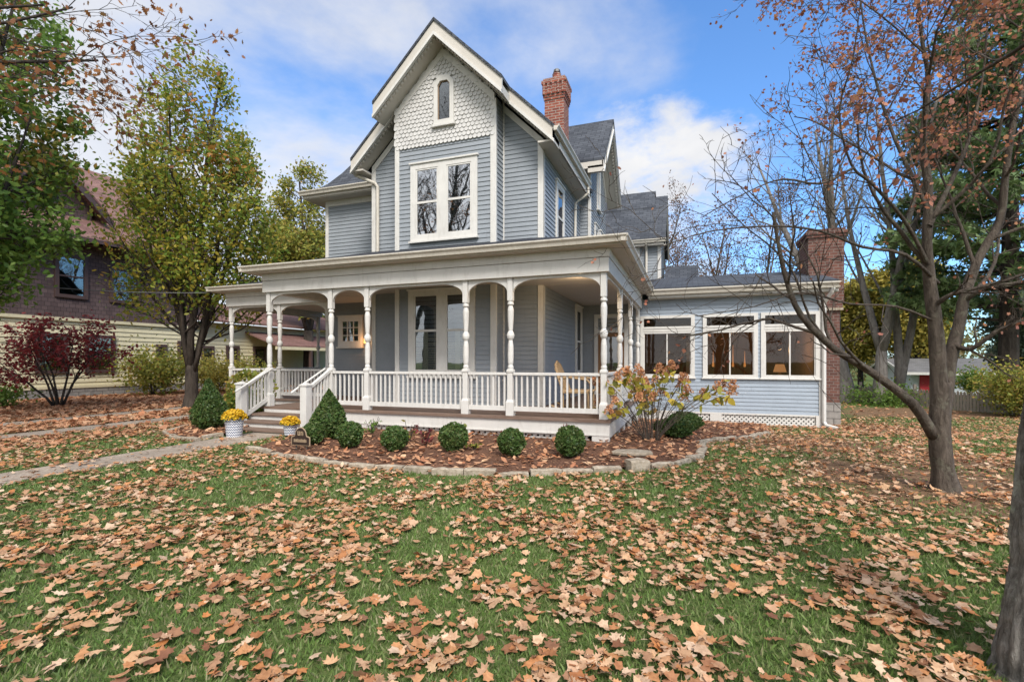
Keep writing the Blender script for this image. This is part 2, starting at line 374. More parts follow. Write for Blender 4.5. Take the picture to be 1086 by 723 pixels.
EDGEST = simple('pale_edging_stone', [(.25, (.17, .135, .095)), (.5, (.33, .275, .205)), (.75, (.45, .39, .31))], 16, .7)
INNER = simple('underfloor_shade', [(.3, (.012, .011, .01)), (.7, (.02, .018, .016))], 5, .1)  # near-black colour stands in for shade below the floors
CABLE = simple('cable_rubber', [(.3, (.10, .10, .10)), (.7, (.16, .16, .16))], 5, .1)
BRONZE = simple('bronze_plaque', [(.3, (.025, .016, .012)), (.7, (.05, .034, .026))], 30, .2)
BRASS = simple('brass_letters', [(.3, (.32, .23, .14)), (.7, (.45, .34, .22))], 30, .2)

def chevronmat():
    m, N, L = newmat('chevron_glaze'); b, o = bsdf(N, L, .35, .5)
    tc = N.new('ShaderNodeTexCoord'); sp = N.new('ShaderNodeSeparateXYZ'); L.new(tc.outputs['Object'], sp.inputs[0])
    def M(op, a, bb=None, c=None):
        k = N.new('ShaderNodeMath'); k.operation = op
        for i, x in enumerate((a, bb, c)):
            if x is None: continue
            if isinstance(x, (int, float)): k.inputs[i].default_value = x
            else: L.new(x, k.inputs[i])
        return k.outputs[0]
    ang = M('ARCTAN2', sp.outputs[1], sp.outputs[0]); pp = M('PINGPONG', M('MULTIPLY', ang, 12 / PI), .5)
    v = M('FRACT', M('ADD', M('MULTIPLY', sp.outputs[2], 20.), M('MULTIPLY', pp, 1.3))); st = M('GREATER_THAN', v, .5)
    mx = N.new('ShaderNodeMixRGB'); L.new(st, mx.inputs[0]); mx.inputs[1].default_value = (.05, .07, .13, 1); mx.inputs[2].default_value = (.68, .68, .68, 1)
    L.new(mx.outputs[0], b.inputs['Base Color']); return m
CHEVRON = chevronmat()

# ------------------------------------------------------------------ ground height
def sstep(a, b, x):
    t = min(1, max(0, (x - a) / (b - a))); return t * t * (3 - 2 * t)
def gz(x, y): return -.05 * min(max(y, 0), 10) * sstep(-5, -1, x)
def gz_np(x, y):
    t = np.clip((x + 5) / 4, 0, 1); return -.05 * np.clip(y, 0, 10) * t * t * (3 - 2 * t)

xs = np.concatenate([[-420, -250, -150, -90, -60], np.arange(-40, 40.01, .5), [60, 90, 150, 250, 420]])
ys = np.concatenate([[-420, -250, -120, -60, -35], np.arange(-20, 40.01, .5), [60, 90, 150, 250, 420]])
gm = MB(); nx, ny = len(xs), len(ys)
for y in ys:
    for x in xs:
        b = mnoise.noise((x * .6, y * .6, 0)) * .03 if (-7 < x < 40 and (y < -3.4 or x > 2.9)) and abs(x) < 40 and -20 < y < 40 else 0
        gm.v.append((x, y, gz(x, y) + b))
gm.f = [(j * nx + i, j * nx + i + 1, (j + 1) * nx + i + 1, (j + 1) * nx + i) for j in range(ny - 1) for i in range(nx - 1)]
ground = gm.build('ground', GROUND, smooth=True, uv=False); tag(ground, kind='structure')
def ground_z(x, y):
    b = mnoise.noise((x * .6, y * .6, 0)) * .03 if (-7 < x < 40 and (y < -3.4 or x > 2.9)) else 0
    return gz(x, y) + b

def strip(name, x0, x1, y0, y1, joint, mat=CONCRETE):
    mb = MB(); y = y0
    while y < y1 - .01:
        e = min(y + joint, y1)
        z = .012 + rnd.uniform(-.004, .004)
        mb.box(x0 + rnd.uniform(-.02, .02), x1 + rnd.uniform(-.02, .02), y + .006, e - .006, -.05, z); y = e
    o = mb.build(name, mat, uv=False, bevel=.006); tag(o, kind='structure'); return o
strip('walkway', -6.75, -5.92, -30, -1.12, 1.2)
strip('driveway', -13.4, -12.6, -30, 30, 2.4)
strip('driveway', -11.0, -10.2, -30, 30, 2.4)

# planting beds
EDGE = [(-5.25, -1.75), (-5.2, -2.3), (-5.08, -2.62), (-4.22, -2.91), (-3.22, -3.09), (-2.48, -3.09), (-1.47, -3.02), (-.67, -2.85), (-.15, -2.55), (.66, -2.02), (1.2, -1.55), (1.52, -.9), (1.6, -.2), (1.58, .58), (1.84, 1.39), (2.59, 2.34), (3.1, 3.6)]
BED = EDGE + [(3.3, 6.35), (-.05, 6.35), (-.05, .05), (-5.7, .05), (-5.7, -1.2)]
EDGE2 = [(-8.6, -1.2), (-8.15, -1.85), (-7.4, -2.2), (-6.9, -2.25), (-6.85, -1.7)]
BED2 = EDGE2 + [(-7.0, -1.15), (-7.5, -.3), (-8.6, -.2)]
def inside(poly, x, y):
    c = False; n = len(poly); j = n - 1
    for i in range(n):
        xi, yi = poly[i]; xj, yj = poly[j]
        if (yi > y) != (yj > y) and x < (xj - xi) * (y - yi) / (yj - yi) + xi: c = not c
        j = i
    return c
def bed(poly, cell=.09):
    mb = MB(); x0 = min(p[0] for p in poly); x1 = max(p[0] for p in poly); y0 = min(p[1] for p in poly); y1 = max(p[1] for p in poly)
    idx = {}
    def vi(i, j):
        if (i, j) not in idx:
            x = x0 + i * cell; y = y0 + j * cell
            idx[(i, j)] = len(mb.v); mb.v.append((x, y, gz(x, y) + .05 + .035 * mnoise.noise((x * 3, y * 3, 3)) + .02 * mnoise.noise((x * 11, y * 11, 1))))
        return idx[(i, j)]
    for i in range(int((x1 - x0) / cell)):
        for j in range(int((y1 - y0) / cell)):
            if inside(poly, x0 + (i + .5) * cell, y0 + (j + .5) * cell): mb.f.append((vi(i, j), vi(i + 1, j), vi(i + 1, j + 1), vi(i, j + 1)))
    o = mb.build('mulch_bed', MULCH, smooth=True, uv=False); tag(o, kind='structure'); return o
bed(BED); bed(BED2)

# edging stones
def along(poly, step):
    out = []; carry = 0
    for (x0, y0), (x1, y1) in zip(poly[:-1], poly[1:]):
        L = math.hypot(x1 - x0, y1 - y0); d = carry
        while d < L: out.append((x0 + (x1 - x0) * d / L, y0 + (y1 - y0) * d / L, math.atan2(y1 - y0, x1 - x0))); d += step
        carry = d - L
    return out
def stone_mesh(name, l, w, h, seed):
    r = random.Random(seed); mb = MB(); n = 7
    for i in range(n):
        x = -l / 2 + l * i / (n - 1); k = 1 - .06 * (abs(i - 3) == 3)
        for (dy, dz) in ((-w / 2, -.06), (w / 2, -.06), (w / 2, h * .86), (w / 2 - .025, h), (-w / 2 + .025, h), (-w / 2, h * .86)):
            mb.v.append((x + r.uniform(-.006, .006), dy * k + r.uniform(-.007, .007), (dz if dz < 0 else dz * k + r.uniform(-.006, .006))))
    for i in range(n - 1):
        for k in range(6): mb.f.append((i * 6 + k, (i + 1) * 6 + k, (i + 1) * 6 + (k + 1) % 6, i * 6 + (k + 1) % 6))
    mb.f.append(tuple(range(6))); mb.f.append(tuple((n - 1) * 6 + k for k in range(6))[::-1])
    o = mb.build(name, EDGEST, uv=False); return o
protos = [stone_mesh('edging_stone', .40, .11, .075, s) for s in range(4)]
used = 0
def put_stone(x, y, a, lab, grp, sc=1):
    global used
    src = protos[used % 4]; o = src if used < 4 else src.copy()
    if used >= 4: COL.objects.link(o)
    o.location = (x, y, gz(x, y) + rnd.uniform(-.015, .012)); o.rotation_euler = (rnd.uniform(-.05, .05), rnd.uniform(-.03, .03), a + rnd.uniform(-.05, .05)); o.scale = (rnd.uniform(.92, 1.0) * sc, 1, rnd.uniform(.9, 1.15))
    tag(o, lab, 'edging stone', grp); used += 1
for x, y, a in along(EDGE[2:], .41):
    if math.hypot(x - .75, y + 1.95) > .3: put_stone(x, y, a, 'pale weathered edging stone in the long curved border of the front bed', 'edging stones round the front bed')
for x, y, a in along(EDGE2, .41): put_stone(x, y, a, 'pale edging stone round the small bed left of the front steps', 'edging stones round the small left bed')
blk = stone_mesh('stone_block', .26, .2, .15, 9); blk.location = (.75, -1.97, 0); blk.rotation_euler = (0, 0, .6); tag(blk, 'squarish pale stone block standing upright in the edging right of the porch corner', 'stone block')
fl = MB(); pts = [(.30, -1.28), (.36, -1.08), (.62, -1.0), (.86, -1.06), (.9, -1.24), (.7, -1.34), (.5, -1.36)]
fl.prism([(x, y, .055 + .02 * (x - .3)) for x, y in pts], (0, 0, .05)); o = fl.build('flagstone', EDGEST, uv=False, bevel=.015); tag(o, 'flat pale flagstone lying on the mulch in front of the porch corner', 'flagstone')

# ------------------------------------------------------------------ HOUSE
H = thing('victorian_house', 'blue grey two storey victorian house with white wraparound porch and sunroom', 'house', (-3.9, 4, 0))
def part(name, mb, mat, parent=None, **k): return mb.build(name, mat, parent or H, **k)

# main walls
WB = W((0, 1.5), '-y'); WM = W((0, 2.0), '-y'); WL = W((0, 3.3), '-y'); WS = W((-1.69, 0), '+x'); WC = W((-1.39, 0), '+x'); WI = W((0, 6.0), '-y'); WR = W((0, 10.5), '-y'); WRX = W((.39, 0), '+x')
SU = W((0, 6.3), '-y')
SL = .98; RX = -3.9; RZ = 9.0
def roofz(x): return RZ - SL * abs(x - RX)
soff = .46
def gabpoly(x0, x1, z0, zcap=99):
    pts = [(x0, z0), (x1, z0), (x1, min(zcap, roofz(x1) - soff))]
    if x0 < RX < x1 and zcap > RZ: pts.append((RX, RZ - soff))
    pts.append((x0, min(zcap, roofz(x0) - soff)))
    return pts
mb = MB(); siding(mb, WB, [(-5.16, .42), (-2.63, .42), (-2.63, 6.40), (-5.16, 6.40)]); part('wall', mb, SIDING)
mb = MB(); siding(mb, WM, gabpoly(-6.17, -5.16, .42)); part('wall', mb, SIDING)
mb = MB(); siding(mb, WM, gabpoly(-2.63, -1.69, .42)); part('wall', mb, SIDING)
mb = MB(); siding(mb, W((-2.63, 0), '+x'), [(1.5, .42), (2.0, .42), (2.0, 7.28), (1.5, 7.28)]); part('wall', mb, SIDING)
mb = MB(); siding(mb, W((-5.16, 0), '-x'), [(-2.0, .42), (-1.5, .42), (-1.5, 7.28), (-2.0, 7.28)]); part('wall', mb, SIDING)
mb = MB(); siding(mb, WS, [(2.0, .42), (6.3, .42), (6.3, 6.25), (2.0, 6.25)]); part('wall', mb, SIDING)
mb = MB(); siding(mb, W((-6.17, 0), '-x'), [(-3.3, .42), (-2.0, .42), (-2.0, 6.25), (-3.3, 6.25)]); part('wall', mb, SIDING)
mb = MB(); siding(mb, WI, [(-1.69, 3.2), (-1.39, 3.2), (-1.39, 7.1), (-1.69, 7.1)]); part('wall', mb, SIDING)
CY, CZ, CS = 7.4, 9.2, 1.05
mb = MB(); siding(mb, WC, [(6.0, 3.2), (8.9, 3.2), (8.9, CZ - .45 - CS * 1.5), (CY, CZ - .45), (6.0, CZ - .45 - CS * 1.4)]); part('wall', mb, SIDING)
mb = MB(); siding(mb, WL, [(-8.73, .42), (-6.17, .42), (-6.17, 6.15), (-8.73, 6.15)]); part('wall', mb, SIDING)
mb = MB(); siding(mb, W((-8.73, 0), '-x'), [(-8.2, .42), (-3.3, .42), (-3.3, 6.15), (-8.2, 6.15)]); part('wall', mb, SIDING)
mb = MB(); siding(mb, WR, [(-3, 3.0), (.39, 3.0), (.39, 6.1), (-3, 6.1)]); part('wall', mb, SIDING)
mb = MB(); siding(mb, WRX, [(10.5, 3.0), (13.9, 3.0), (13.9, 6.1), (12.2, 7.8), (10.5, 6.1)]); part('wall', mb, SIDING)
# gable fish-scale shingles
mb = MB()
z = 6.40; row = 0; sw = .105; sh = .094
while z < 8.5:
    hw = min(1.265, (RZ - soff - z - .02) / SL)
    n = int(2 * 1.3 / sw) + 2
    for i in range(n):
        cx = RX - 1.3 + (i + .5 * (row % 2)) * sw
        if abs(cx - RX) > hw - .01: continue
        if abs(cx - (-3.865)) < .235 and 6.85 < z < 7.85: continue
        jz = rnd.uniform(-.004, .004); h2 = sw / 2 - .003; o0 = .044 + rnd.uniform(0, .006)
        pts = [(cx - h2, z + sh * 1.8), (cx - h2, z + .045)] + [(cx + h2 * math.cos(a), z + .045 + jz + .05 * math.sin(a)) for a in [PI + PI * k / 6 for k in range(1, 6)]] + [(cx + h2, z + .045), (cx + h2, z + sh * 1.8)]
        front = [WB.P(a, zz, o0 - (zz - z) * .18) for a, zz in pts]
        mb.prism(front[::-1], (0, .016, 0))
    z += sh; row += 1
part('scalloped_shingles', mb, SCALE, uv=False)
mb = MB(); WB.poly(mb, [(-5.16, 6.403), (-2.63, 6.403), (-2.63, 7.27), (RX, RZ - soff), (-5.16, 7.27)], -.1, .002); part('gable_backing', mb, SCALE)

# trim: corner boards and friezes
def board(w, a0, a1, z0, z1, d=.035, mat=WHITE, name='corner_board'):
    m = MB(); w.box(m, a0, a1, z0, z1, -.02, d); part(name, m, mat, bevel=.004)
for w, a0, a1, z0, z1 in ((WB, -5.175, -5.06, .42, 7.2), (WB, -2.73, -2.605, .42, 7.2), (WM, -6.185, -6.07, .42, 6.25), (WM, -1.79, -1.655, .42, 6.3), (WM, -2.63, -2.59, .42, 7.6), (WM, -5.2, -5.16, .42, 7.6),
                          (WS, 1.968, 2.10, .42, 6.2), (W((-2.63, 0), '+x'), 1.468, 1.54, .42, 7.2), (WC, 5.97, 6.10, 3.2, 7.0), (WI, -1.44, -1.36, 3.2, 7.0), (WL, -8.745, -8.64, .42, 6.15), (WL, -6.3, -6.21, 3.5, 6.15), (WRX, 10.47, 10.6, 3.0, 6.1), (WR, .30, .42, 3.0, 6.1), (SU, 4.60, 4.745, 0, 3.2)):
    board(w, a0, a1, z0, z1)
# sloping frieze boards on the gables
def frieze(w, xa, xb, fz, dz0, dz1, d=.045, name='frieze_board', mat=WHITE):
    m = MB(); za, zb = fz(xa), fz(xb)
    w.poly(m, [(xa, za - dz0), (xb, zb - dz0), (xb, zb - dz1), (xa, za - dz1)], -.02, d); part(name, m, mat)
frieze(WB, -5.16, RX, roofz, soff + .16, soff - .02); frieze(WB, RX, -2.63, roofz, soff + .16, soff - .02)
frieze(WM, -6.17, -5.18, roofz, soff + .15, soff - .02); frieze(WM, -2.6, -1.66, roofz, soff + .15, soff - .02)
fc = lambda y: CZ - CS * abs(y - CY)
frieze(WC, 6.0, CY, fc, .6, .42); frieze(WC, CY, 8.9, fc, .6, .42)

# roofs
def slab(mb, pts, t=.07):
    mb.prism([(x, y, z - t) for x, y, z in pts], (0, 0, t))
mb = MB(); e = 2.60
slab(mb, [(RX - e, 1.55, roofz(RX - e)), (RX, 1.55, RZ), (RX, 7.4, RZ), (RX - e, 7.4, roofz(RX - e))][::-1])
slab(mb, [(RX, 1.55, RZ), (RX + e, 1.55, roofz(RX + e)), (RX + e, 6.0, roofz(RX + e)), (RX, 7.4, RZ)][::-1])
b = 1.60
slab(mb, [(RX - b, 1.05, roofz(RX - b)), (RX, 1.05, RZ), (RX, 1.55, RZ), (RX - b, 1.55, roofz(RX - b))][::-1])
slab(mb, [(RX, 1.05, RZ), (RX + b, 1.05, roofz(RX + b)), (RX + b, 1.55, roofz(RX + b)), (RX, 1.55, RZ)][::-1])
part('roof', mb, ROOF)
mb = MB(); ce = 1.85
slab(mb, [(-6.9, CY - ce, fc(CY - ce)), (-.9, CY - ce, fc(CY - ce)), (-.9, CY, CZ), (-6.9, CY, CZ)])
slab(mb, [(-6.9, CY, CZ), (-.9, CY, CZ), (-.9, CY + ce, fc(CY + ce)), (-6.9, CY + ce, fc(CY + ce))])
part('roof', mb, ROOF)
# rake fascias + soffits
def rake(w, c, half, over, fz, h=.34, th=.05, y_in=0):
    for sg in (-1, 1):
        a, bb = c, c + sg * half
        m = MB(); w.poly(m, [(a, fz(a) - .073), (bb, fz(bb) - .073), (bb, fz(bb) - .073 - h), (a, fz(a) - .073 - h)], over - th, over); part('rake_board', m, CREAM)
        m = MB(); w.poly(m, [(a, fz(a) - .076 - h + .03), (bb, fz(bb) - .076 - h + .03), (bb, fz(bb) - .076 - h - .045), (a, fz(a) - .076 - h - .045)], over - .03, over + .035); part('rake_moulding', m, WHITE)
        m = MB(); w.poly(m, [(a, fz(a) - .074), (bb, fz(bb) - .074), (bb, fz(bb) - .005), (a, fz(a) - .005)], over + .002, over + .025); part('drip_edge', m, ROOF)
        m = MB(); k = h + .06
        w.poly(m, [(a, fz(a) - .2), (bb, fz(bb) - .2), (bb, fz(bb) - k - .045), (a, fz(a) - k - .045)], y_in, over - th - .002); part('rake_soffit', m, CREAM)
        m = MB(); n = int(half / .075)
        for i in range(n):
            s0 = c + sg * (i + .25) * .075; s1 = s0 + sg * .038; lo, hi = min(s0, s1), max(s0, s1)
            w.poly(m, [(lo, fz(lo) - k - .045), (hi, fz(hi) - k - .045), (hi, fz(hi) - k - .085), (lo, fz(lo) - k - .085)], over - .13, over - .055)
        part('dentil_strip', m, CREAM, uv=False)
rake(WB, RX, b, .45, roofz, .27, .05, -.49)
rake(WM, RX, e, .45, roofz, .27, .05, .03)
rake(WC, CY, ce, .49, fc, .28, .05, .03)
# eaves along main sides
xe = RX + e
m = MB(); m.box(-1.68, xe - .02, 1.6, 5.55, 6.13, 6.17); part('eave_soffit', m, CREAM)
m = MB(); m.box(xe - .04, xe, 1.55, 5.55, 6.13, 6.36); part('fascia', m, CREAM)
def gutter(mb, a, bb, n, s=1.0):   # K-shaped gutter along a->b, outward n
    a = Vector(a); bb = Vector(bb); n = Vector(n)
    prof = [(0, 0), (.07, 0), (.085, .05), (.12, .09), (.12, .115), (.105, .115), (.105, .095), (0, .095)]
    mb.prism([tuple(a + n * (p * s) + Vector((0, 0, q * s))) for p, q in prof], tuple(bb - a))
m = MB(); gutter(m, (xe, 1.5, 6.30), (xe, 5.2, 6.30), (1, 0, 0)); part('gutter', m, GUTTER)
m = MB(); m.tube([(xe + .05, 5.05, 6.28), (xe + .05, 5.05, 6.1), (-1.60, 5.0, 5.85), (-1.62, 5.0, 4.0)], .04, 8); part('downspout', m, GUTTER)
m = MB(); m.box(RX - e + .02, -6.18, 1.6, 3.2, 6.13, 6.17); part('eave_soffit', m, CREAM)
m = MB(); gutter(m, (RX - e, 1.75, 6.27), (RX - e, 3.0, 6.27), (-1, 0, 0)); part('gutter', m, GUTTER)
m = MB(); m.tube([(RX - e - .05, 1.80, 6.27), (RX - e - .04, 1.78, 6.12), (-6.05, 1.93, 5.9), (-5.98, 1.93, 5.8), (-5.98, 1.93, 4.05)], .042, 8); part('downspout', m, GUTTER)
# cross gable eave
m = MB(); m.box(-1.8, -.92, CY - ce + .03, 6.0, fc(CY - ce) - .26, fc(CY - ce) - .22); part('eave_soffit', m, CREAM)
m = MB(); m.box(-2.6, -.92, CY - ce, CY - ce + .04, fc(CY - ce) - .26, fc(CY - ce) - .075); part('fascia', m, CREAM)
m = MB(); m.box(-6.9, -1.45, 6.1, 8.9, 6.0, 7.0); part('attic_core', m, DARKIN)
# left wing bellcast hip roof
m = MB(); rings = [(0, 6.34), (.3, 6.46), (.65, 6.75), (1.05, 7.2), (1.5, 7.8), (2.1, 8.6), (2.4, 8.95)]
for d, z in rings:
    dx = d * .55; m.v += [(-9.25 + dx, 2.85 + d, z), (-3.9, 2.85 + d, z), (-3.9, 8.35 - d, z), (-9.25 + dx, 8.35 - d, z)]
for i in range(len(rings) - 1):
    for k in range(4): m.f.append((i * 4 + k, i * 4 + (k + 1) % 4, (i + 1) * 4 + (k + 1) % 4, (i + 1) * 4 + k))
m.f.append(tuple(range(4))[::-1]); m.f.append(tuple(4 * (len(rings) - 1) + k for k in range(4)))
part('roof', m, ROOF)
m = MB(); m.box(-9.2, -6.2, 2.9, 3.3, 6.14, 6.18); m.box(-9.2, -8.73, 3.3, 8.3, 6.14, 6.18); part('eave_soffit', m, CREAM)
m = MB(); m.box(-9.22, -6.5, 2.87, 2.9, 6.16, 6.335); m.box(-9.22, -9.19, 2.9, 8.3, 6.16, 6.335); part('fascia', m, CREAM)
m = MB(); gutter(m, (-9.3, 2.87, 6.23), (-6.55, 2.87, 6.23), (0, -1, 0)); part('gutter', m, GUTTER)
m = MB(); WL.box(m, -8.73, -6.2, 5.98, 6.15, 0, .04); part('frieze_board', m, WHITE)
# rear wing roofs
rz = lambda y: 8.1 - 1.06 * abs(y - 12.2)
m = MB(); slab(m, [(-3, 10.2, rz(10.2)), (.6, 10.2, rz(10.2)), (.6, 12.2, 8.1), (-3, 12.2, 8.1)]); slab(m, [(-3, 12.2, 8.1), (.6, 12.2, 8.1), (.6, 14.2, rz(14.2)), (-3, 14.2, rz(14.2))]); part('roof', m, ROOF)
rz2 = lambda y: 8.42 - 1.06 * abs(y - 12.45)
m = MB(); slab(m, [(-3, 11.6, rz2(11.6)), (.12, 11.6, rz2(11.6)), (.12, 12.45, 8.42), (-3, 12.45, 8.42)]); slab(m, [(-3, 12.45, 8.42), (.12, 12.45, 8.42), (.12, 14.4, rz2(14.4)), (-3, 14.4, rz2(14.4))]); part('roof', m, ROOF)
m = MB(); m.box(-3, .6, 10.2, 10.24, rz(10.2) - .28, rz(10.2) - .075); part('fascia', m, CREAM)
m = MB(); m.box(-3, .6, 10.24, 10.5, rz(10.2) - .28, rz(10.2) - .24); part('eave_soffit', m, CREAM)
m = MB(); gutter(m, (-3, 10.2, rz(10.2) - .19), (.62, 10.2, rz(10.2) - .19), (0, -1, 0)); part('gutter', m, GUTTER)
m = MB(); m.tube([(-.1, 10.12, 5.9), (-.1, 10.2, 5.75), (-.1, 10.42, 5.55), (-.1, 10.42, 3.9)], .045, 8); part('downspout', m, GUTTER)
for sg in (-1, 1):
    m = MB(); WRX.poly(m, [(12.2, rz(12.2) - .075), (12.2 + sg * 2, rz(14.2) - .075), (12.2 + sg * 2, rz(14.2) - .33), (12.2, rz(12.2) - .33)], .15, .2); part('rake_board', m, CREAM)
m = MB(); slab(m, [(.5, 11.2, 4.35), (1.75, 11.2, 4.35), (1.75, 12.6, 5.3), (.5, 12.6, 5.3)]); slab(m, [(.5, 12.6, 5.3), (1.75, 12.6, 5.3), (1.75, 14.0, 4.35), (.5, 14.0, 4.35)]); part('roof', m, ROOF)
m = MB(); m.box(.45, 1.6, 11.4, 13.8, 2, 4.3); part('wall', m, SIDING)

# chimney on the main roof
ch = MB(); ch.box(-2.42, -1.86, 4.72, 5.28, 6.3, 8.72); part_ch = part('chimney', ch, BRICK)
m = MB()
for i, (g, z0, z1) in enumerate(((.02, 8.72, 8.79), (.035, 8.79, 8.86), (.05, 8.86, 9.16), (.075, 9.16, 9.25), (.03, 9.25, 9.32))): m.box(-2.42 - g, -1.86 + g, 4.72 - g, 5.28 + g, z0, z1)
for i in range(5):
    x = -2.45 + i * .135; m.box(x, x + .06, 4.64, 4.68, 8.86, 9.158); m.box(-1.82, -1.79, 4.70 + i * .125, 4.76 + i * .125, 8.86, 9.158)
m.build('corbel_cap', BRICK, part_ch)
m = MB(); m.lathe([(.14, 9.32), (.12, 9.5), (.13, 9.55), (.11, 9.57)], (-2.14, 5, 0), 10); m.build('chimney_pot', BRICK, part_ch)
m = MB(); m.lathe([(.05, 9.57), (.11, 9.6), (.09, 9.68), (.03, 9.72)], (-2.14, 5, 0), 8); m.build('chimney_cowl', METAL, part_ch)

# windows -----------------------------------------------------------------
def window(w, a0, a1, z0, z1, lights, meet=None, casing=.1, d=.02, sill=True, blinds=None, gl=GLASS, hole=False, backmat=DARKIN, stile=.045, muntin=0):
    """lights: list of (s0,s1,zb,zt) openings"""
    m = MB(); xs_ = sorted(set([a0, a1] + [l[i] for l in lights for i in (0, 1)])); zs_ = sorted(set([z0, z1] + [l[i] for l in lights for i in (2, 3)]))
    for x0, x1 in zip(xs_[:-1], xs_[1:]):
        for y0, y1 in zip(zs_[:-1], zs_[1:]):
            xm, ym = (x0 + x1) / 2, (y0 + y1) / 2
            if any(l[0] < xm < l[1] and l[2] < ym < l[3] for l in lights): continue
            w.box(m, x0, x1, y0, y1, -.02 if not hole else -.09, .055)
    win = part('window', m, WHITE)
    m = MB()
    w.box(m, a0 - .03, a1 + .03, z1, z1 + .04, 0, .085); m.build('head_casing', WHITE, win, bevel=.005)
    if sill:
        m = MB(); w.box(m, a0 - .03, a1 + .03, z0 - .045, z0, 0, .10); m.build('sill', WHITE, win, bevel=.005)
    for l in lights:
        m = MB(); s = stile
        w.box(m, l[0], l[0] + s, l[2], l[3], .012, .046); w.box(m, l[1] - s, l[1], l[2], l[3], .012, .046)
        w.box(m, l[0] + s, l[1] - s, l[2], l[2] + s * 1.3, .012, .046); w.box(m, l[0] + s, l[1] - s, l[3] - s, l[3], .012, .046)
        if meet: w.box(m, l[0] + s, l[1] - s, meet - .025, meet + .025, .012, .048)
        if muntin:
            for k in range(1, muntin):
                x = l[0] + (l[1] - l[0]) * k / muntin; w.box(m, x - .012, x + .012, l[2] + s * 1.3, l[3] - s, .014, .044)
                y = l[2] + (l[3] - l[2]) * k / muntin; w.box(m, l[0] + s, l[1] - s, y - .012, y + .012, .015, .043)
        m.build('sash', WHITE, win)
        if blinds:
            m = MB(); w.box(m, (l[0] + l[1]) / 2 - .07, (l[0] + l[1]) / 2 + .05, l[2] + s, blinds + .02, .0225, .0245); m.build('curtain', CURT, win, uv=False)
        m = MB(); w.box(m, l[0] + s, l[1] - s, l[2] + s, l[3] - s, .026, .03); m.build('pane', gl, win, uv=False)
        if not hole:
            m = MB(); w.box(m, l[0] + .002, l[1] - .002, l[2] + .002, l[3] - .002, -.01, .006); m.build('unlit_room_sheet', backmat, win, uv=False)  # thin dark sheet painted as the unlit room behind the pane
        if blinds:
            m = MB(); zb = l[2] + s; zt = blinds
            n = int((zt - zb) / .055)
            for k in range(n):
                zz = zb + k * .055; q = [w.P(l[0] + s + .01, zz, .012), w.P(l[1] - s - .01, zz, .012), w.P(l[1] - s - .01, zz + .035, .022), w.P(l[0] + s + .01, zz + .035, .022)]; m.quad(*q)
            m.build('shutter_slats', BLIND, win, uv=False)
    return win
window(WB, -4.80, -3.10, 1.08, 3.06, [(-4.65, -4.03, 1.18, 2.96), (-3.82, -3.22, 1.18, 2.96)], meet=2.13, blinds=2.08, stile=.034)
window(WB, -4.74, -3.04, 4.21, 6.00, [(-4.60, -4.02, 4.32, 5.88), (-3.80, -3.18, 4.32, 5.88)], meet=5.10, gl=GLASS_U, stile=.034)
window(WS, 3.1, 3.9, 4.2, 5.85, [(3.2, 3.8, 4.3, 5.75)], meet=5.0)
window(WS, 5.3, 6.15, 1.0, 3.02, [(5.42, 6.03, 1.1, 2.92)], meet=2.0)
window(WC, 7.15, 7.65, 6.3, 7.75, [(7.25, 7.55, 6.4, 7.65)])
window(WC, 6.7, 7.3, 4.2, 5.7, [(6.8, 7.2, 4.3, 5.6)], meet=4.95); window(WC, 7.6, 8.2, 4.2, 5.7, [(7.7, 8.1, 4.3, 5.6)], meet=4.95)
window(WR, -1.0, -.35, 4.4, 5.75, [(-.9, -.45, 4.5, 5.65)], meet=5.05)
window(WL, -8.28, -7.42, 1.84, 2.72, [(-8.17, -7.53, 1.95, 2.62)], muntin=3)
# arched attic window
m = MB(); x0, x1, z0, z1 = -4.12, -3.61, 6.82, 7.93
outer = [(x0, z0), (x1, z0), (x1, z1 - .16), (x1 - .13, z1), (x0 + .13, z1), (x0, z1 - .16)]
ix0, ix1, iz0, iz1 = -4.02, -3.71, 6.93, 7.81
inner = [(ix0, iz0), (ix1, iz0), (ix1, iz1 - .09), (ix1 - .07, iz1), (ix0 + .07, iz1), (ix0, iz1 - .09)]
for i in range(6):
    j = (i + 1) % 6; WB.poly(m, [outer[i], outer[j], inner[j], inner[i]], -.01, .075)
aw = part('window', m, WHITE)
m = MB(); WB.box(m, x0 - .04, x1 + .04, z0 - .05, z0 + .01, 0, .11); m.build('sill', WHITE, aw, bevel=.006)
m = MB(); WB.poly(m, inner, .024, .028); m.build('pane', GLASS_A, aw, uv=False)
m = MB(); WB.poly(m, inner, .003, .008); m.build('unlit_room_sheet', DARKIN, aw, uv=False)
m = MB()
for i in range(6):
    j = (i + 1) % 6; a, c = inner[i], inner[j]; cx, cz = (ix0 + ix1) / 2, (iz0 + iz1) / 2
    s1 = (a[0] + (cx - a[0]) * .12, a[1] + (cz - a[1]) * .04); s2 = (c[0] + (cx - c[0]) * .12, c[1] + (cz - c[1]) * .04)
    WB.poly(m, [a, c, s2, s1], .012, .045)
m.build('sash', ROOMWALL, aw)

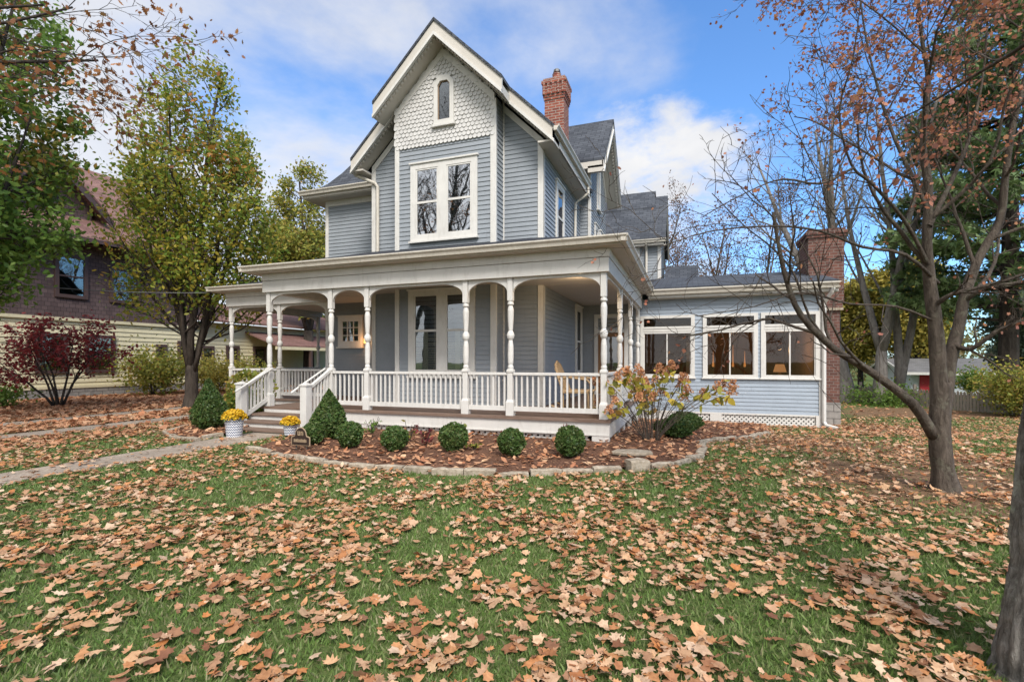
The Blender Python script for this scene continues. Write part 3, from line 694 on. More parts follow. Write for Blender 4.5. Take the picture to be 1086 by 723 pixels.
# ---- sunroom
SH = [(.12, 1.48, 1.03, 2.68), (1.83, 3.09, 1.03, 2.68), (3.30, 4.55, 1.03, 2.68)]
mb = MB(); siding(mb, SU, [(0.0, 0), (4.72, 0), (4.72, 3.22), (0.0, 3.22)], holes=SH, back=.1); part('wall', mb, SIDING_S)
mb = MB(); siding(mb, SU, [(-1.69, .42), (0.0, .42), (0.0, 3.22), (-1.69, 3.22)], back=.1); part('wall', mb, SIDING)
mb = MB(); siding(mb, W((4.72, 0), '+x'), [(6.3, 0), (10.5, 0), (10.5, 3.2), (6.3, 3.2)]); part('wall', mb, SIDING)
for (s0, s1, z0, z1) in SH:
    mid = (s0 + s1) / 2
    window(SU, s0 - .07, s1 + .07, z0 - .05, z1 + .05, [(s0 + .03, s1 - .03, 2.42, z1 - .01)], hole=True, gl=GLASS_S, sill=False, stile=.02) if False else None
    m = MB(); fr = [(s0 - .07, s0 + .03, z0 - .06, z1 + .06), (s1 - .03, s1 + .07, z0 - .06, z1 + .06), (s0 + .03, s1 - .03, z1 - .02, z1 + .06), (s0 + .03, s1 - .03, z0 - .06, z0 + .02), (s0 + .03, s1 - .03, 2.22, 2.42)]
    for a, c, d, f in fr: SU.box(m, a, c, d, f, -.09, .05)
    win = part('window', m, WHITE)
    m = MB(); SU.box(m, s0 - .1, s1 + .1, z0 - .1, z0 - .06, 0, .08); m.build('sill', WHITE, win, bevel=.005)
    m = MB(); SU.box(m, s0 + .03, s1 - .03, 2.28, 2.31, .05, .06); SU.box(m, s0 + .03, s1 - .03, 2.36, 2.39, .05, .065); m.build('transom_moulding', WHITE, win)
    m = MB(); SU.box(m, mid - .017, mid + .017, z0 + .02, 2.22, -.03, .035)
    for a in (s0 + .03, s1 - .055): SU.box(m, a, a + .025, z0 + .02, 2.22, -.03, .03)
    m.build('sash', WHITE, win)
    m = MB(); SU.box(m, s0 + .03, s1 - .03, z0 + .02, 2.22, -.002, .002); SU.box(m, s0 + .03, s1 - .03, 2.42, z1 - .02, -.002, .002); m.build('pane', GLASS_S, win, uv=False)
    m = MB(); SU.box(m, s0 + .04, s1 - .04, 2.43, z1 - .03, -.06, -.045); m.build('roller_blind', BLIND2, win)
m = MB(); m.box(.0, 4.6, 10.2, 10.3, 0, 3.2); m.box(0, .1, 6.42, 10.2, 0, 3.2); m.box(.1, 4.6, 6.42, 10.2, .02, .1); m.box(.1, 4.6, 6.42, 10.2, 3.0, 3.06); m.box(4.5, 4.6, 6.42, 10.2, .1, 3.0); part('room_shell', m, ROOMWALL)
m = MB()   # bright doorway on the back wall of the sunroom
m.box(1.3, 1.75, 10.15, 10.19, .3, 2.1); part('room_doorway', m, GARAGE)
# sunroom skirt
m = MB(); SU.box(m, 4.53, 4.74, -.42, .0, -.05, .04); SU.box(m, 2.05, 2.25, -.36, .0, -.05, .03); SU.box(m, 2.25, 4.53, -.045, .0, -.05, .03); SU.box(m, 2.25, 4.53, -.42, -.29, -.05, .03); SU.box(m, .0, 2.05, -.05, .0, -.05, .03); SU.box(m, 0, 1.45, -.4, -.05, -.05, .02); SU.box(m, 1.95, 2.05, -.4, -.05, -.05, .028); part('skirt_board', m, WHITE)
def lattice(w, a0, a1, z0, z1, d, sp=.115, sw=.045):
    m = MB()
    for sg in (1, -1):
        k = -(z1 - z0)
        L = a1 - a0; Hh = z1 - z0
        c = -Hh
        while c < L:
            # line s = c + t, z = t (t 0..H), clipped to 0..L
            t0 = max(0, -c); t1 = min(Hh, L - c)
            if t1 - t0 > .02:
                p = []
                for t in (t0, t1):
                    s_ = c + t; p.append((a0 + s_ if sg > 0 else a1 - s_, z0 + t))
                (sa, za), (sb, zb) = p; dx, dz = sb - sa, zb - za; l = math.hypot(dx, dz); nx_, nz_ = -dz / l * sw / 2, dx / l * sw / 2
                dd = d + (.009 if sg > 0 else 0)
                w.poly(m, [(sa + nx_, za + nz_), (sa - nx_, za - nz_), (sb - nx_, zb - nz_), (sb + nx_, zb + nz_)], dd, dd + .008)
            c += sp
    part('lattice', m, WHITE, uv=False)
lattice(SU, 2.25, 4.53, -.29, -.045, -.02); lattice(SU, 1.45, 1.95, -.29, -.05, -.02)
m = MB(); SU.box(m, 1.3, 4.6, -.5, -.03, -.3, -.06); part('crawlspace_shade', m, INNER)  # dark block painted as the shade behind the lattice
# sunroom roof
m = MB(); slab(m, [(-.1, 5.98, 3.50), (4.98, 5.98, 3.50), (4.98, 9.6, 4.35), (-1.6, 9.6, 4.35), (-1.6, 6.4, 3.6)]); slab(m, [(-1.6, 9.6, 4.35), (4.98, 9.6, 4.35), (4.98, 13, 3.5), (-1.6, 13, 3.5)]); part('roof', m, ROOF)
m = MB(); m.box(.3, 4.98, 6.02, 6.06, 3.22, 3.43); part('fascia', m, WHITE)
m = MB(); m.box(.3, 4.98, 6.06, 6.3, 3.20, 3.23); part('eave_soffit', m, CREAM)
m = MB(); gutter(m, (.25, 6.02, 3.30), (5.0, 6.02, 3.30), (0, -1, 0), 1.3); part('gutter', m, GUTTER)
m = MB(); m.tube([(4.85, 5.95, 3.3), (4.83, 6.0, 3.2), (4.70, 6.20, 2.95), (4.70, 6.22, 2.8), (4.70, 6.22, -.15), (4.74, 6.18, -.24), (4.95, 6.0, -.29)], [.05] * 7, 8); part('downspout', m, WHITE)
# sunroom end chimney
m = MB(); m.box(4.74, 5.42, 7.6, 8.9, -.6, .25); c2s = m
m = MB(); m.box(4.74, 5.40, 7.62, 8.88, .25, 2.9); m.box(4.70, 5.46, 7.57, 8.93, 2.9, 3.1); m.box(4.62, 5.5, 7.6, 8.9, 3.1, 4.95)
for g, z0, z1 in ((.04, 4.95, 5.03), (.07, 5.03, 5.12), (.03, 5.12, 5.18)): m.box(4.62 - g, 5.5 + g, 7.6 - g, 8.9 + g, z0, z1)
c2 = part('chimney', m, BRICK2); c2s.build('stone_base', STONE, c2)
m = MB(); m.box(4.68, 5.47, 7.54, 8.95, 2.86, 2.93); m.build('stone_ledge', EDGEST, c2)

# ---- porch
FZ = .42
m = MB(); m.box(-7.62, .13, -.14, 2.02, FZ - .05, FZ); m.box(-1.70, .13, 2.0, 6.3, FZ - .05, FZ - .002); m.box(-10.95, -7.6, 1.72, 5.5, FZ - .05, FZ); m.box(-8.8, -6.1, 2.0, 3.32, FZ - .05, FZ - .003); part('porch_floor', m, DECK)
m = MB(); m.box(-5.76, .11, -.10, -.06, .14, FZ - .05); m.box(.06, .11, -.06, 6.2, .10, FZ - .052); m.box(-10.9, -7.6, 1.76, 1.8, .0, FZ - .05); m.box(-5.76, .10, -.118, -.10, .14, .165); m.box(-7.62, -7.58, -.05, 1.76, -.1, FZ - .05); part('skirt_board', m, WHITE)
for x in (-.06, -2.62, -4.87): m = MB(); m.box(x - .13, x + .17 if x > -1 else x + .13, -.108, -.02, -.1, .14); part('skirt_pier', m, WHITE)
for y in (1.3, 2.12, 3.4, 5.03): m = MB(); m.box(.0, .10, y - .07, y + .07, -.3, .11); part('skirt_pier', m, WHITE)
PFW = W((0, -.04), '-y'); lattice(PFW, -2.45, -.25, -.02, .14, 0); lattice(PFW, -4.7, -2.8, -.02, .14, 0)
m = MB(); m.box(-5.7, -.0, .1, 1.4, -.3, .36); m.box(-1.7, -.15, 1.4, 6.3, -.6, .36); m.box(-10.8, -7.7, 2.0, 5.4, -.1, .36); part('crawlspace_shade', m, INNER)  # dark blocks painted as the shade under the porch

# posts
def post(x, y, zt=2.96, base=FZ, name='porch_post'):
    q = .073; p = .051
    def sq(m, prof):
        b = len(m.v)
        for h, z in prof: m.v += [(x - h, y - h, z), (x + h, y - h, z), (x + h, y + h, z), (x - h, y + h, z)]
        for i in range(len(prof) - 1):
            for k in range(4): m.f.append((b + i * 4 + k, b + i * 4 + (k + 1) % 4, b + i * 4 + 4 + (k + 1) % 4, b + i * 4 + 4 + k))
        m.f.append((b + 3, b + 2, b + 1, b)); e = b + (len(prof) - 1) * 4; m.f.append((e, e + 1, e + 2, e + 3))
    m = MB(); sq(m, [(q, base), (q, base + .25), (p, base + .30), (p, base + .79), (.063, base + .80), (.063, base + .84), (p, base + .85), (p, base + .86)])
    o = part(name, m, WHITE, bevel=.004)
    m = MB(); sq(m, [(p, zt - .42), (p, zt)]); m.build('post_head', WHITE, o, bevel=.004)
    z0 = base + .86; z1 = zt - .42; h = z1 - z0
    prof = [(.06, 0), (.066, .03), (.05, .06), (.06, .09), (.066, .20), (.062, .34), (.05, .40), (.045, .42), (.075, .455), (.085, .49), (.075, .525), (.045, .56), (.05, .58), (.058, .66), (.068, .78), (.07, .86), (.058, .90), (.045, .925), (.072, .945), (.072, .965), (.055, .98), (.06, 1)]
    t = MB(); t.lathe([(r * .84, z0 + f * h) for r, f in prof], (x, y, 0), 14); t.build('turned_shaft', WHITE, o, smooth=False, uv=False)
    return o
FP = [0, -1.72, -2.63, -4.87, -5.79, -7.49]
for x in FP: post(x, 0)
for y in (2.12, 4.15): post(0, y)
post(0, 6.05)
for x, y in ((-10.8, 1.85), (-9.05, 1.85), (-7.45, 1.85), (-10.8, 5.3)): post(x, y)
# beams
def beam(x0, x1, y0, y1, long):
    m = MB(); m.box(x0, x1, y0, y1, 2.96, 3.205); g = .012
    m.box(x0 - g, x1 + g, y0 - g, y1 + g, 3.213, 3.36); part('porch_beam', m, WHITE, bevel=.004)
beam(-7.6, .1, -.1, .1, 'x'); beam(-.098, .098, .114, 6.28, 'y'); beam(-10.9, -7.62, 1.75, 1.95, 'x'); beam(-10.898, -10.7, 1.966, 5.4, 'y'); beam(-7.6, -7.4, .114, 1.9, 'y')
# arched brackets between posts
def spandrel(p, q, axis, fixed, zt=2.957, depth=.25, flat=.045):
    a, bb = p + .062, q - .062; L = bb - a; r = min(.45, L / 2); pts = [(a, zt), (bb, zt)]
    n = 8
    for k in range(n + 1):
        t = PI / 2 * k / n; pts.append((bb - r + r * math.cos(t), zt - depth + (depth - flat) * math.sin(t)))
    for k in range(n + 1):
        t = PI / 2 * (1 - k / n); pts.append((a + r - r * math.cos(t), zt - depth + (depth - flat) * math.sin(t)))
    m = MB()
    if axis == 'x': m.prism([(s, fixed - .025, z) for s, z in pts], (0, .05, 0))
    else: m.prism([(fixed - .025, s, z) for s, z in pts], (.05, 0, 0))
    part('arched_bracket', m, WHITE)
fs = sorted(FP)
for p, q in zip(fs[:-1], fs[1:]): spandrel(p, q, 'x', 0)
for p, q in ((0, 2.12), (2.12, 4.15), (4.15, 6.05)): spandrel(p, q, 'y', 0)
for p, q in ((-10.8, -9.05), (-9.05, -7.45)): spandrel(p, q, 'x', 1.85)
spandrel(1.85, 5.3, 'y', -10.8)
# railings
def railing(a, bb, base=FZ, top=.80, stuff=False, gap=.108):
    a = Vector(a); bb = Vector(bb); d = (bb - a); L = d.length; d.normalize(); s = a + d * .062; e_ = bb - d * .062
    m = MB(); m.bar(s + Vector((0, 0, base + top - .03)), e_ + Vector((0, 0, base + top - .03)), .085, .05)
    r = part('porch_railing', m, WHITE, bevel=.006)
    m = MB(); m.bar(s + Vector((0, 0, base + .13)), e_ + Vector((0, 0, base + .13)), .06, .085); m.build('bottom_rail', WHITE, r)
    n = max(1, round((L - .12) / gap)); one = MB(); proto = None
    for k in range(n):
        p = s + (e_ - s) * ((k + .5) / n)
        if stuff: one.box(p.x - .0155, p.x + .0155, p.y - .0155, p.y + .0155, base + .172, base + top - .055)
        else:
            if proto is None:
                b1 = MB(); b1.box(p.x - .0155, p.x + .0155, p.y - .0155, p.y + .0155, base + .172, base + top - .055); proto = b1.build('baluster', WHITE, r, uv=False); p0 = p.copy()
            else:
                c = proto.copy(); COL.objects.link(c); c.parent = r; c.location = p - p0
    if stuff:
        o = one.build('balusters', WHITE, r, uv=False); o['kind'] = 'stuff'
    return r
railing((-1.72, 0, 0), (0, 0, 0)); railing((-2.63, 0, 0), (-1.72, 0, 0)); railing((-4.87, 0, 0), (-2.63, 0, 0)); railing((-5.79, 0, 0), (-4.87, 0, 0))
railing((0, 0, 0), (0, 2.12, 0), stuff=True, gap=.085); railing((0, 2.12, 0), (0, 4.15, 0), stuff=True, gap=.085); railing((0, 4.15, 0), (0, 6.05, 0), stuff=True, gap=.085)
railing((-9.05, 1.85, 0), (-7.45, 1.85, 0)); railing((-10.8, 1.85, 0), (-9.05, 1.85, 0), stuff=True); railing((-10.8, 1.85, 0), (-10.8, 5.3, 0), stuff=True)
# steps
m = MB(); treads = ((.30, -.48, -.10), (.18, -.78, -.44), (.06, -1.07, -.74))
for z, y0, y1 in treads: m.box(-7.62, -5.72, y0 - .02, y1, z - .04, z)
st = part('porch_steps', m, DECK, bevel=.006)
m = MB()
for z, y0, y1 in treads: m.box(-7.58, -5.76, y0 + .015, y0 + .05, z - .16, z - .042)
m.box(-7.5, -5.78, -.135, -.09, .26, FZ - .052); m.build('riser', WHITE, st)
for x in (-7.49, -5.79):
    m = MB(); y = -.74; q = .078
    m.box(x - q, x + q, y - q, y + q, -.05, .93); m.box(x - .095, x + .095, y - .095, y + .095, .93, .96)
    m.add([(x - .095, y - .095, .96), (x + .095, y - .095, .96), (x + .095, y + .095, .96), (x - .095, y + .095, .96), (x, y, 1.0)], [(0, 1, 4), (1, 2, 4), (2, 3, 4), (3, 0, 4)])
    m.box(x - .09, x + .09, y - .09, y + .09, .02, .09)
    nw = part('newel_post', m, WHITE, bevel=.005)
    m = MB(); m.bar((x, y + .08, .88), (x, -.062, 1.22), .07, .055); r = part('stair_rail', m, WHITE)
    m = MB(); m.bar((x, y + .08, .27), (x, -.06, .58), .05, .08); m.build('bottom_rail', WHITE, r)
    for k in range(6):
        t = (k + .5) / 6; yy = y + .1 + t * .56; m = MB(); m.box(x - .017, x + .017, yy - .017, yy + .017, .33 + t * .28, .86 + t * .31); m.build('baluster', WHITE, r, uv=False)
    s = 1 if x < -6 else -1
    m = MB(); m.tube([(x + s * .13, -1.0, .80), (x + s * .13, y, .93), (x + s * .13, -.05, 1.26)], .022, 8); m.build('grab_rail', WHITE, r)
# porch ceiling, roof, gutters
m = MB(); m.box(-7.5, .0, 0.0, 2.0, 3.12, 3.16); m.box(-1.7, -.0, 2.0, 6.3, 3.118, 3.158); m.box(-10.8, -7.4, 1.85, 5.4, 3.122, 3.162); m.box(-8.8, -6.1, 2.0, 3.35, 3.114, 3.155); part('porch_ceiling', m, CREAM)
PE = 3.5; ps = .30
def pf(y): return PE + ps * (y + .34)
m = MB(); E0 = -.34; xr = .34; xl = -7.84
yb = 2.15; dR = yb - E0
slab(m, [(xl, E0, PE), (xr, E0, PE), (xr - dR, yb, PE + ps * dR), (xl + 1.5, yb, PE + ps * dR), (xl + 1.5, E0 + 1.5, PE + ps * 1.5)], .05)
slab(m, [(xr, E0, PE), (xr, 6.4, PE), (xr - 2.2, 6.4, PE + ps * 2.2), (xr - 2.2, E0 + 2.2, PE + ps * 2.2)], .05)
slab(m, [(xl, E0, PE), (xl + 1.6, E0 + 1.6, PE + ps * 1.6), (xl + 1.6, 3.4, PE + ps * 1.6), (xl, 3.4, PE)], .05)
y0 = 1.5; xl2 = -11.15
slab(m, [(xl2, y0, PE - .03), (-7.2, y0, PE - .03), (-6.1, y0 + 1.9, PE + ps * 1.9 - .03), (xl2 + 1.9, y0 + 1.9, PE + ps * 1.9 - .03)], .05)
slab(m, [(xl2, y0, PE - .03), (xl2 + 2.42, y0 + 2.42, PE + ps * 2.42 - .03), (xl2 + 2.42, 5.7, PE + ps * 2.42 - .03), (xl2, 5.7, PE - .03)], .05)
part('porch_roof', m, ROOF_P)
m = MB(); m.box(xl, xr, E0, -.1, 3.362, 3.40); m.box(.1, xr - .002, -.1, 6.2, 3.364, 3.402); m.box(xl + .002, -7.6, -.1, 1.7, 3.361, 3.401); m.box(xl2, -7.86, y0, 1.75, 3.34, 3.38); m.box(xl2 + .002, -10.9, 1.75, 5.6, 3.338, 3.378); part('eave_soffit', m, CREAM)
m = MB(); gutter(m, (xl - .1, E0, 3.385), (xr + .1, E0, 3.385), (0, -1, 0)); gutter(m, (xr, E0 - .1, 3.386), (xr, 5.98, 3.386), (1, 0, 0)); gutter(m, (xl, E0 - .1, 3.384), (xl, 1.45, 3.384), (-1, 0, 0)); part('gutter', m, GUTTER)
m = MB(); gutter(m, (xl2 - .1, y0, 3.36), (-7.9, y0, 3.36), (0, -1, 0)); gutter(m, (xl2, y0 - .1, 3.361), (xl2, 5.6, 3.361), (-1, 0, 0)); part('gutter', m, GUTTER)
m = MB(); m.lathe([(.075, 3.105), (.08, 3.122)], (-.62, .95, 0), 16); dl = part('ceiling_light', m, WHITE)
m = MB(); m.lathe([(.06, 3.100), (.06, 3.106)], (-.62, .95, 0), 16); m.build('light_lens', DOWNL, dl)
m = MB(); WL.box(m, -7.33, -7.23, 1.9, 2.12, .02, .12); m2 = m; lt = part('wall_lantern', m, METAL)
m = MB(); WL.box(m, -7.315, -7.245, 1.93, 2.06, .12, .135); m.build('lantern_glass', LANTERN, lt)
# door on the back wall of the porch
m = MB(); SU.box(m, -1.30, -1.19, .42, 2.83, -.01, .05); SU.box(m, -.41, -.30, .42, 2.83, -.01, .05); SU.box(m, -1.19, -.41, 2.72, 2.83, -.01, .05); SU.box(m, -1.19, -.41, 2.28, 2.36, -.01, .045)
dr = part('porch_door', m, WHITE)
m = MB(); SU.box(m, -1.19, -.41, .44, 2.28, -.005, .02); m.build('door_leaf', woodmat('door_wood', (.16, .08, .035), (.25, .13, .06), (9, 9, 1)), dr)
m = MB(); SU.box(m, -1.05, -.55, 1.15, 2.15, .02, .026); SU.box(m, -1.17, -.43, 2.38, 2.70, .0, .012); m.build('door_glass', GLASS, dr, uv=False)
m = MB(); m.lathe([(.02, 0), (.03, .02), (.02, .05)], (-.48, 6.25, 1.35), 8); m.build('handle', METAL, dr)

def bulb(name, loc, watts, col, r=.05):
    l = bpy.data.lights.new(name, 'POINT'); l.energy = watts; l.color = col; l.shadow_soft_size = r; o = bpy.data.objects.new(name, l); COL.objects.link(o); o.location = loc
bulb('porch_bulb', (-.62, .95, 2.95), 14, (1, .72, .45)); bulb('lantern_bulb', (-7.28, 3.1, 2.0), 3, (1, .5, .2))
bulb('table_lamp_bulb', (3.8, 6.95, 1.75), 14, (1, .62, .3)); bulb('candle_bulb', (2.75, 8.7, 2.3), 11, (1, .66, .40), .1)
# ------------------------------------------------------------------ lamps in the sunroom
def table_lamp(x, y, z, label):
    t = thing('table_lamp', label, 'lamp', (x, y, z))
    m = MB(); m.lathe([(.09, z), (.09, z + .02), (.03, z + .04), (.07, z + .14), (.05, z + .24), (.015, z + .28), (.012, z + .34)], (x, y, 0), 12); m.build('lamp_base', BRASS, t, smooth=True)
    m = MB(); m.lathe([(.17, z + .30), (.11, z + .52), (.105, z + .52), (.165, z + .30)], (x, y, 0), 16); m.build('lamp_shade', LAMP, t)
tl = thing('side_table', 'dark wooden table inside the sunroom behind the right window', 'table', (4.0, 7.0, .1))
m = MB(); m.box(3.4, 4.4, 6.75, 7.3, .78, .82); m.build('tabletop', DECK, tl)
for x in (3.43, 4.33):
    for y in (6.79, 7.24): m = MB(); m.box(x, x + .04, y - .02, y + .02, .1, .78); m.build('leg', DECK, tl)
table_lamp(3.80, 7.0, .82, 'small glowing table lamp inside the sunroom behind the right window')
for i, x in enumerate((2.15, 2.75, 3.1)):
    lab = ('slim candle lamp glowing behind the middle sunroom window, nearest its left edge', 'tall candle lamp glowing just right of the centre of the middle sunroom window', 'slim candle lamp glowing behind the right edge of the middle sunroom window')[i]
    zt = (1.75, 2.0, 1.75)[i]
    t = thing('candle_lamp', lab, 'lamp', (x, 9.0, .1), 'candle lamps inside the sunroom')
    m = MB(); m.lathe([(.10, .1), (.10, .13), (.02, .16), (.02, 1.2), (.06, 1.22), (.06, 1.24)], (x, 9, 0), 8); m.build('lamp_stem', BRASS, t)
    m = MB(); m.lathe([(.03, 1.24), (.036, 1.30), (.016, 1.42), (.004, zt)], (x, 9, 0), 8); m.build('flame_shade', FLAME, t)

# wicker chair on the porch
wc = thing('wicker_chair', 'tan wicker rocking chair on the porch behind the right corner railing', 'chair', (-.75, 1.35, FZ), rz=0)
cx, cy = -.75, 1.35
m = MB()
for k in range(9):
    yy = cy - .28 + .07 * k; s = abs(k - 4) / 4; zt = FZ + .98 - .12 * s * s; m.tube([(cx - .22, yy, FZ + .38), (cx - .30, yy, FZ + .62), (cx - .42, yy * .9 + cy * .1, zt)], .012, 5)
for k in range(8):
    t = k / 7; m.tube([(cx - .23 - .19 * t, cy - .29 * (1 - .1 * t), FZ + .42 + .5 * t), (cx - .25 - .19 * t, cy, FZ + .42 + .52 * t), (cx - .23 - .19 * t, cy + .29 * (1 - .1 * t), FZ + .42 + .5 * t)], .013, 5)
m.build('backrest', WICKER, wc, uv=False)
m = MB(); m.tube([(cx - .22, cy - .31, FZ + .36), (cx - .33, cy - .31, FZ + .66), (cx - .42, cy - .2, FZ + .93), (cx - .44, cy, FZ + 1.0), (cx - .42, cy + .2, FZ + .93), (cx - .33, cy + .31, FZ + .66), (cx - .22, cy + .31, FZ + .36)], .022, 7); m.build('back_frame', WICKER, wc, uv=False)
m = MB(); m.box(cx - .26, cx + .30, cy - .29, cy + .29, FZ + .36, FZ + .42); m.build('seat', WICKER, wc, bevel=.015)
for s in (-1, 1):
    m = MB(); m.tube([(cx - .33, cy + s * .31, FZ + .66), (cx - .1, cy + s * .33, FZ + .68), (cx + .25, cy + s * .34, FZ + .64), (cx + .34, cy + s * .33, FZ + .55), (cx + .31, cy + s * .31, FZ + .40)], .024, 7); m.build('armrest', WICKER, wc, uv=False)
    m = MB(); m.tube([(cx - .52, cy + s * .28, FZ + .12), (cx - .3, cy + s * .28, FZ + .045), (cx, cy + s * .28, FZ + .02), (cx + .3, cy + s * .28, FZ + .045), (cx + .45, cy + s * .28, FZ + .10)], .02, 6); m.build('rocker', WICKER, wc, uv=False)
    for xx in (-.24, .27): m = MB(); m.tube([(cx + xx, cy + s * .28, FZ + .04), (cx + xx, cy + s * .28, FZ + .38)], .02, 6); m.build('leg', WICKER, wc, uv=False)

# ------------------------------------------------------------------ plants: leaves and branches
def leaf_obj(name, V, mat, parent=None, origin=(0, 0, 0), uv=False):
    """V: (N,k,3) one n-gon per leaf"""
    N, k, _ = V.shape; me = bpy.data.meshes.new(name)
    co = (V.reshape(-1, 3) - np.array(origin)).astype(np.float32)
    me.vertices.add(N * k); me.vertices.foreach_set('co', co.ravel())
    me.loops.add(N * k); me.loops.foreach_set('vertex_index', np.arange(N * k, dtype=np.int32))
    me.polygons.add(N); me.polygons.foreach_set('loop_start', np.arange(0, N * k, k, dtype=np.int32)); me.polygons.foreach_set('loop_total', np.full(N, k, np.int32))
    me.update(calc_edges=True); me.materials.append(mat)
    o = bpy.data.objects.new(name, me); COL.objects.link(o)
    if parent: o.parent = parent
    return o
LEAF6 = np.array([(0, -.5), (.28, -.12), (.22, .2), (0, .55), (-.22, .2), (-.28, -.12)])
LEAF4 = np.array([(0, -.5), (.3, .0), (0, .5), (-.3, .0)])
STAR = np.array([(.0, -.42), (.16, -.30), (.40, -.30), (.36, -.06), (.52, .14), (.30, .22), (.20, .34), (.0, .56), (-.20, .34), (-.30, .22), (-.52, .14), (-.36, -.06), (-.40, -.30), (-.16, -.30)])
OAK = np.array([(0, -.6), (.07, -.34), (.24, -.3), (.14, -.12), (.34, .0), (.17, .12), (.27, .32), (.08, .33), (0, .52), (-.08, .33), (-.27, .32), (-.17, .12), (-.34, .0), (-.14, -.12), (-.24, -.3), (-.07, -.34)])
def frames(n, flat=None, rng=NR):
    """random leaf frames; flat 0..1 pulls the normal upward"""
    nr = rng.normal(size=(n, 3))
    if flat is not None: nr = nr / np.linalg.norm(nr, axis=1, keepdims=True) * (1 - flat) + np.array([0, 0, 1]) * flat
    nr /= np.linalg.norm(nr, axis=1, keepdims=True) + 1e-9
    t = rng.normal(size=(n, 3)); t -= nr * (t * nr).sum(1, keepdims=True); t /= np.linalg.norm(t, axis=1, keepdims=True) + 1e-9
    return t, np.cross(nr, t), nr
def leaves(centers, size, shape=LEAF6, flat=.25, var=.35, curl=.3, rng=NR):
    c = np.asarray(centers, float); n = len(c); t, b, nr = frames(n, flat, rng)
    s = size * (1 + var * (rng.random(n) * 2 - 1)); k = len(shape)
    V = c[:, None, :] + s[:, None, None] * (shape[None, :, 0, None] * t[:, None, :] + shape[None, :, 1, None] * b[:, None, :])
    rr = (shape ** 2).sum(1)
    V += (s * curl * (rng.random(n) * 2 - .6))[:, None, None] * rr[None, :, None] * nr[:, None, :]
    return V

class Tree:
    def __init__(s, seed): s.r = random.Random(seed); s.segs = []; s.tips = []
    def grow(s, p, d, L, r, lvl, P):
        p = Vector(p); d = Vector(d).normalized(); n = P['n'][lvl]; pts = [p.copy()]; rad = [r]; R = s.r; end = P['taper'][lvl]
        for i in range(n):
            d = (d + Vector((R.gauss(0, 1), R.gauss(0, 1), R.gauss(0, 1))) * P['wob'][lvl] + Vector((0, 0, 1)) * P['up'][lvl]).normalized()
            q = p + d * (L / n)
            if 'env' in P and not P['env'](q): break
            p = q; pts.append(p.copy()); rad.append(r * (1 - (1 - end) * (i + 1) / n))
        if len(pts) < 2: return
        s.segs.append((pts, rad, lvl)); s.branch(pts, rad, L, lvl, P)
    def branch(s, pts, rad, L, lvl, P):
        R = s.r; last = len(P['kids']) ; m = len(pts) - 1
        if lvl >= P['max']:
            for i in range(1, len(pts)):
                s.tips.append(pts[i]);
                if P.get('dense', 1) > 1: s.tips.append((pts[i] + pts[i - 1]) / 2)
            return
        k = P['kids'][lvl]; az = R.uniform(0, 2 * PI)
        for j in range(k):
            t = P['t0'][lvl] + (1 - P['t0'][lvl]) * (j + R.uniform(.2, .9)) / k; t = min(t, .999); i = int(t * m); f = t * m - i
            q = pts[i].lerp(pts[i + 1], f); ax = (pts[i + 1] - pts[i]).normalized(); az += 2.4 + R.uniform(-.5, .5)
            o = ax.orthogonal().normalized(); o2 = ax.cross(o); side = o * math.cos(az) + o2 * math.sin(az)
            ang = P['ang'][lvl] * R.uniform(.75, 1.25); nd = ax * math.cos(ang) + side * math.sin(ang)
            rr = (rad[i] * (1 - f) + rad[i + 1] * f) * P['rr'][lvl]
            s.grow(q, nd, L * P['lr'][lvl] * R.uniform(.7, 1.15) * (1 - P.get('sh', .35) * t), max(rr, P.get('rmin', .004)), lvl + 1, P)
    def wood(s, name, mat, parent, sides=(10, 7, 5, 4, 3, 3), smooth=True):
        mb = MB()
        for pts, rad, l in s.segs: mb.tube(pts, rad, sides[min(l, len(sides) - 1)], cap=l == 0)
        return mb.build(name, mat, parent, smooth=smooth, uv=False)
    def cloud(s, per, spread, rng=NR, env=None):
        t = np.array([tuple(x) for x in s.tips]); t = np.repeat(t, per, 0); t = t + rng.normal(size=t.shape) * spread
        return t

def flare(x, y, r, h, zb):      # root flare prefix for trunks
    return [(x, y, zb - .15), (x, y, zb), (x, y, zb + .12), (x, y, zb + .4)], [r * 1.7, r * 1.5, r * 1.2, r]

# --- street maple (left of the steps)
t = thing('maple_tree', 'green and gold maple with a forked trunk on the driveway verge left of the porch', 'tree', (-13.0, 2.3, 0))
T = Tree(5); bx_, by_ = -13.0, 2.3
def env1(q):
    z = q.z; rr = 2.75 * max(0, 1 - max(0, (z - 4.0) / 7.6)) ** .72 if z > 4.0 else 2.75 * (.35 + .65 * max(0, (z - 1.7) / 2.3)) if z > 1.7 else 1.0
    return math.hypot(q.x - bx_, q.y - by_) < rr + .15 and z < 11.7
P1 = dict(n=[9, 6, 5, 4], wob=[.05, .12, .18, .25], up=[.05, .10, .06, .02], kids=[15, 7, 4, 0], t0=[.12, .25, .2, 0], ang=[.85, .7, .7, .6], lr=[.36, .5, .55, .5], rr=[.42, .55, .6, .6], taper=[.18, .3, .4, .4], max=3, env=env1, sh=.45, dense=2)
T.segs.append(([Vector(p) for p in [(bx_, by_, -.1), (bx_, by_, .05), (bx_ + .02, by_, .4), (bx_ + .03, by_, 1.2), (bx_, by_, 1.55)]], [.30, .24, .18, .165, .13], 0))
for dx, dy, L, r in ((-.13, .04, 9.9, .11), (.10, -.05, 10.4, .11), (.03, .15, 9.6, .085), (.24, .1, 8.6, .075), (-.27, -.08, 8.0, .075), (.38, -.05, 6.4, .06), (-.02, -.2, 9.2, .07)): T.grow((bx_ + dx * .25, by_ + dy * .25, 1.0), (dx, dy, 1), L, r, 0, P1)
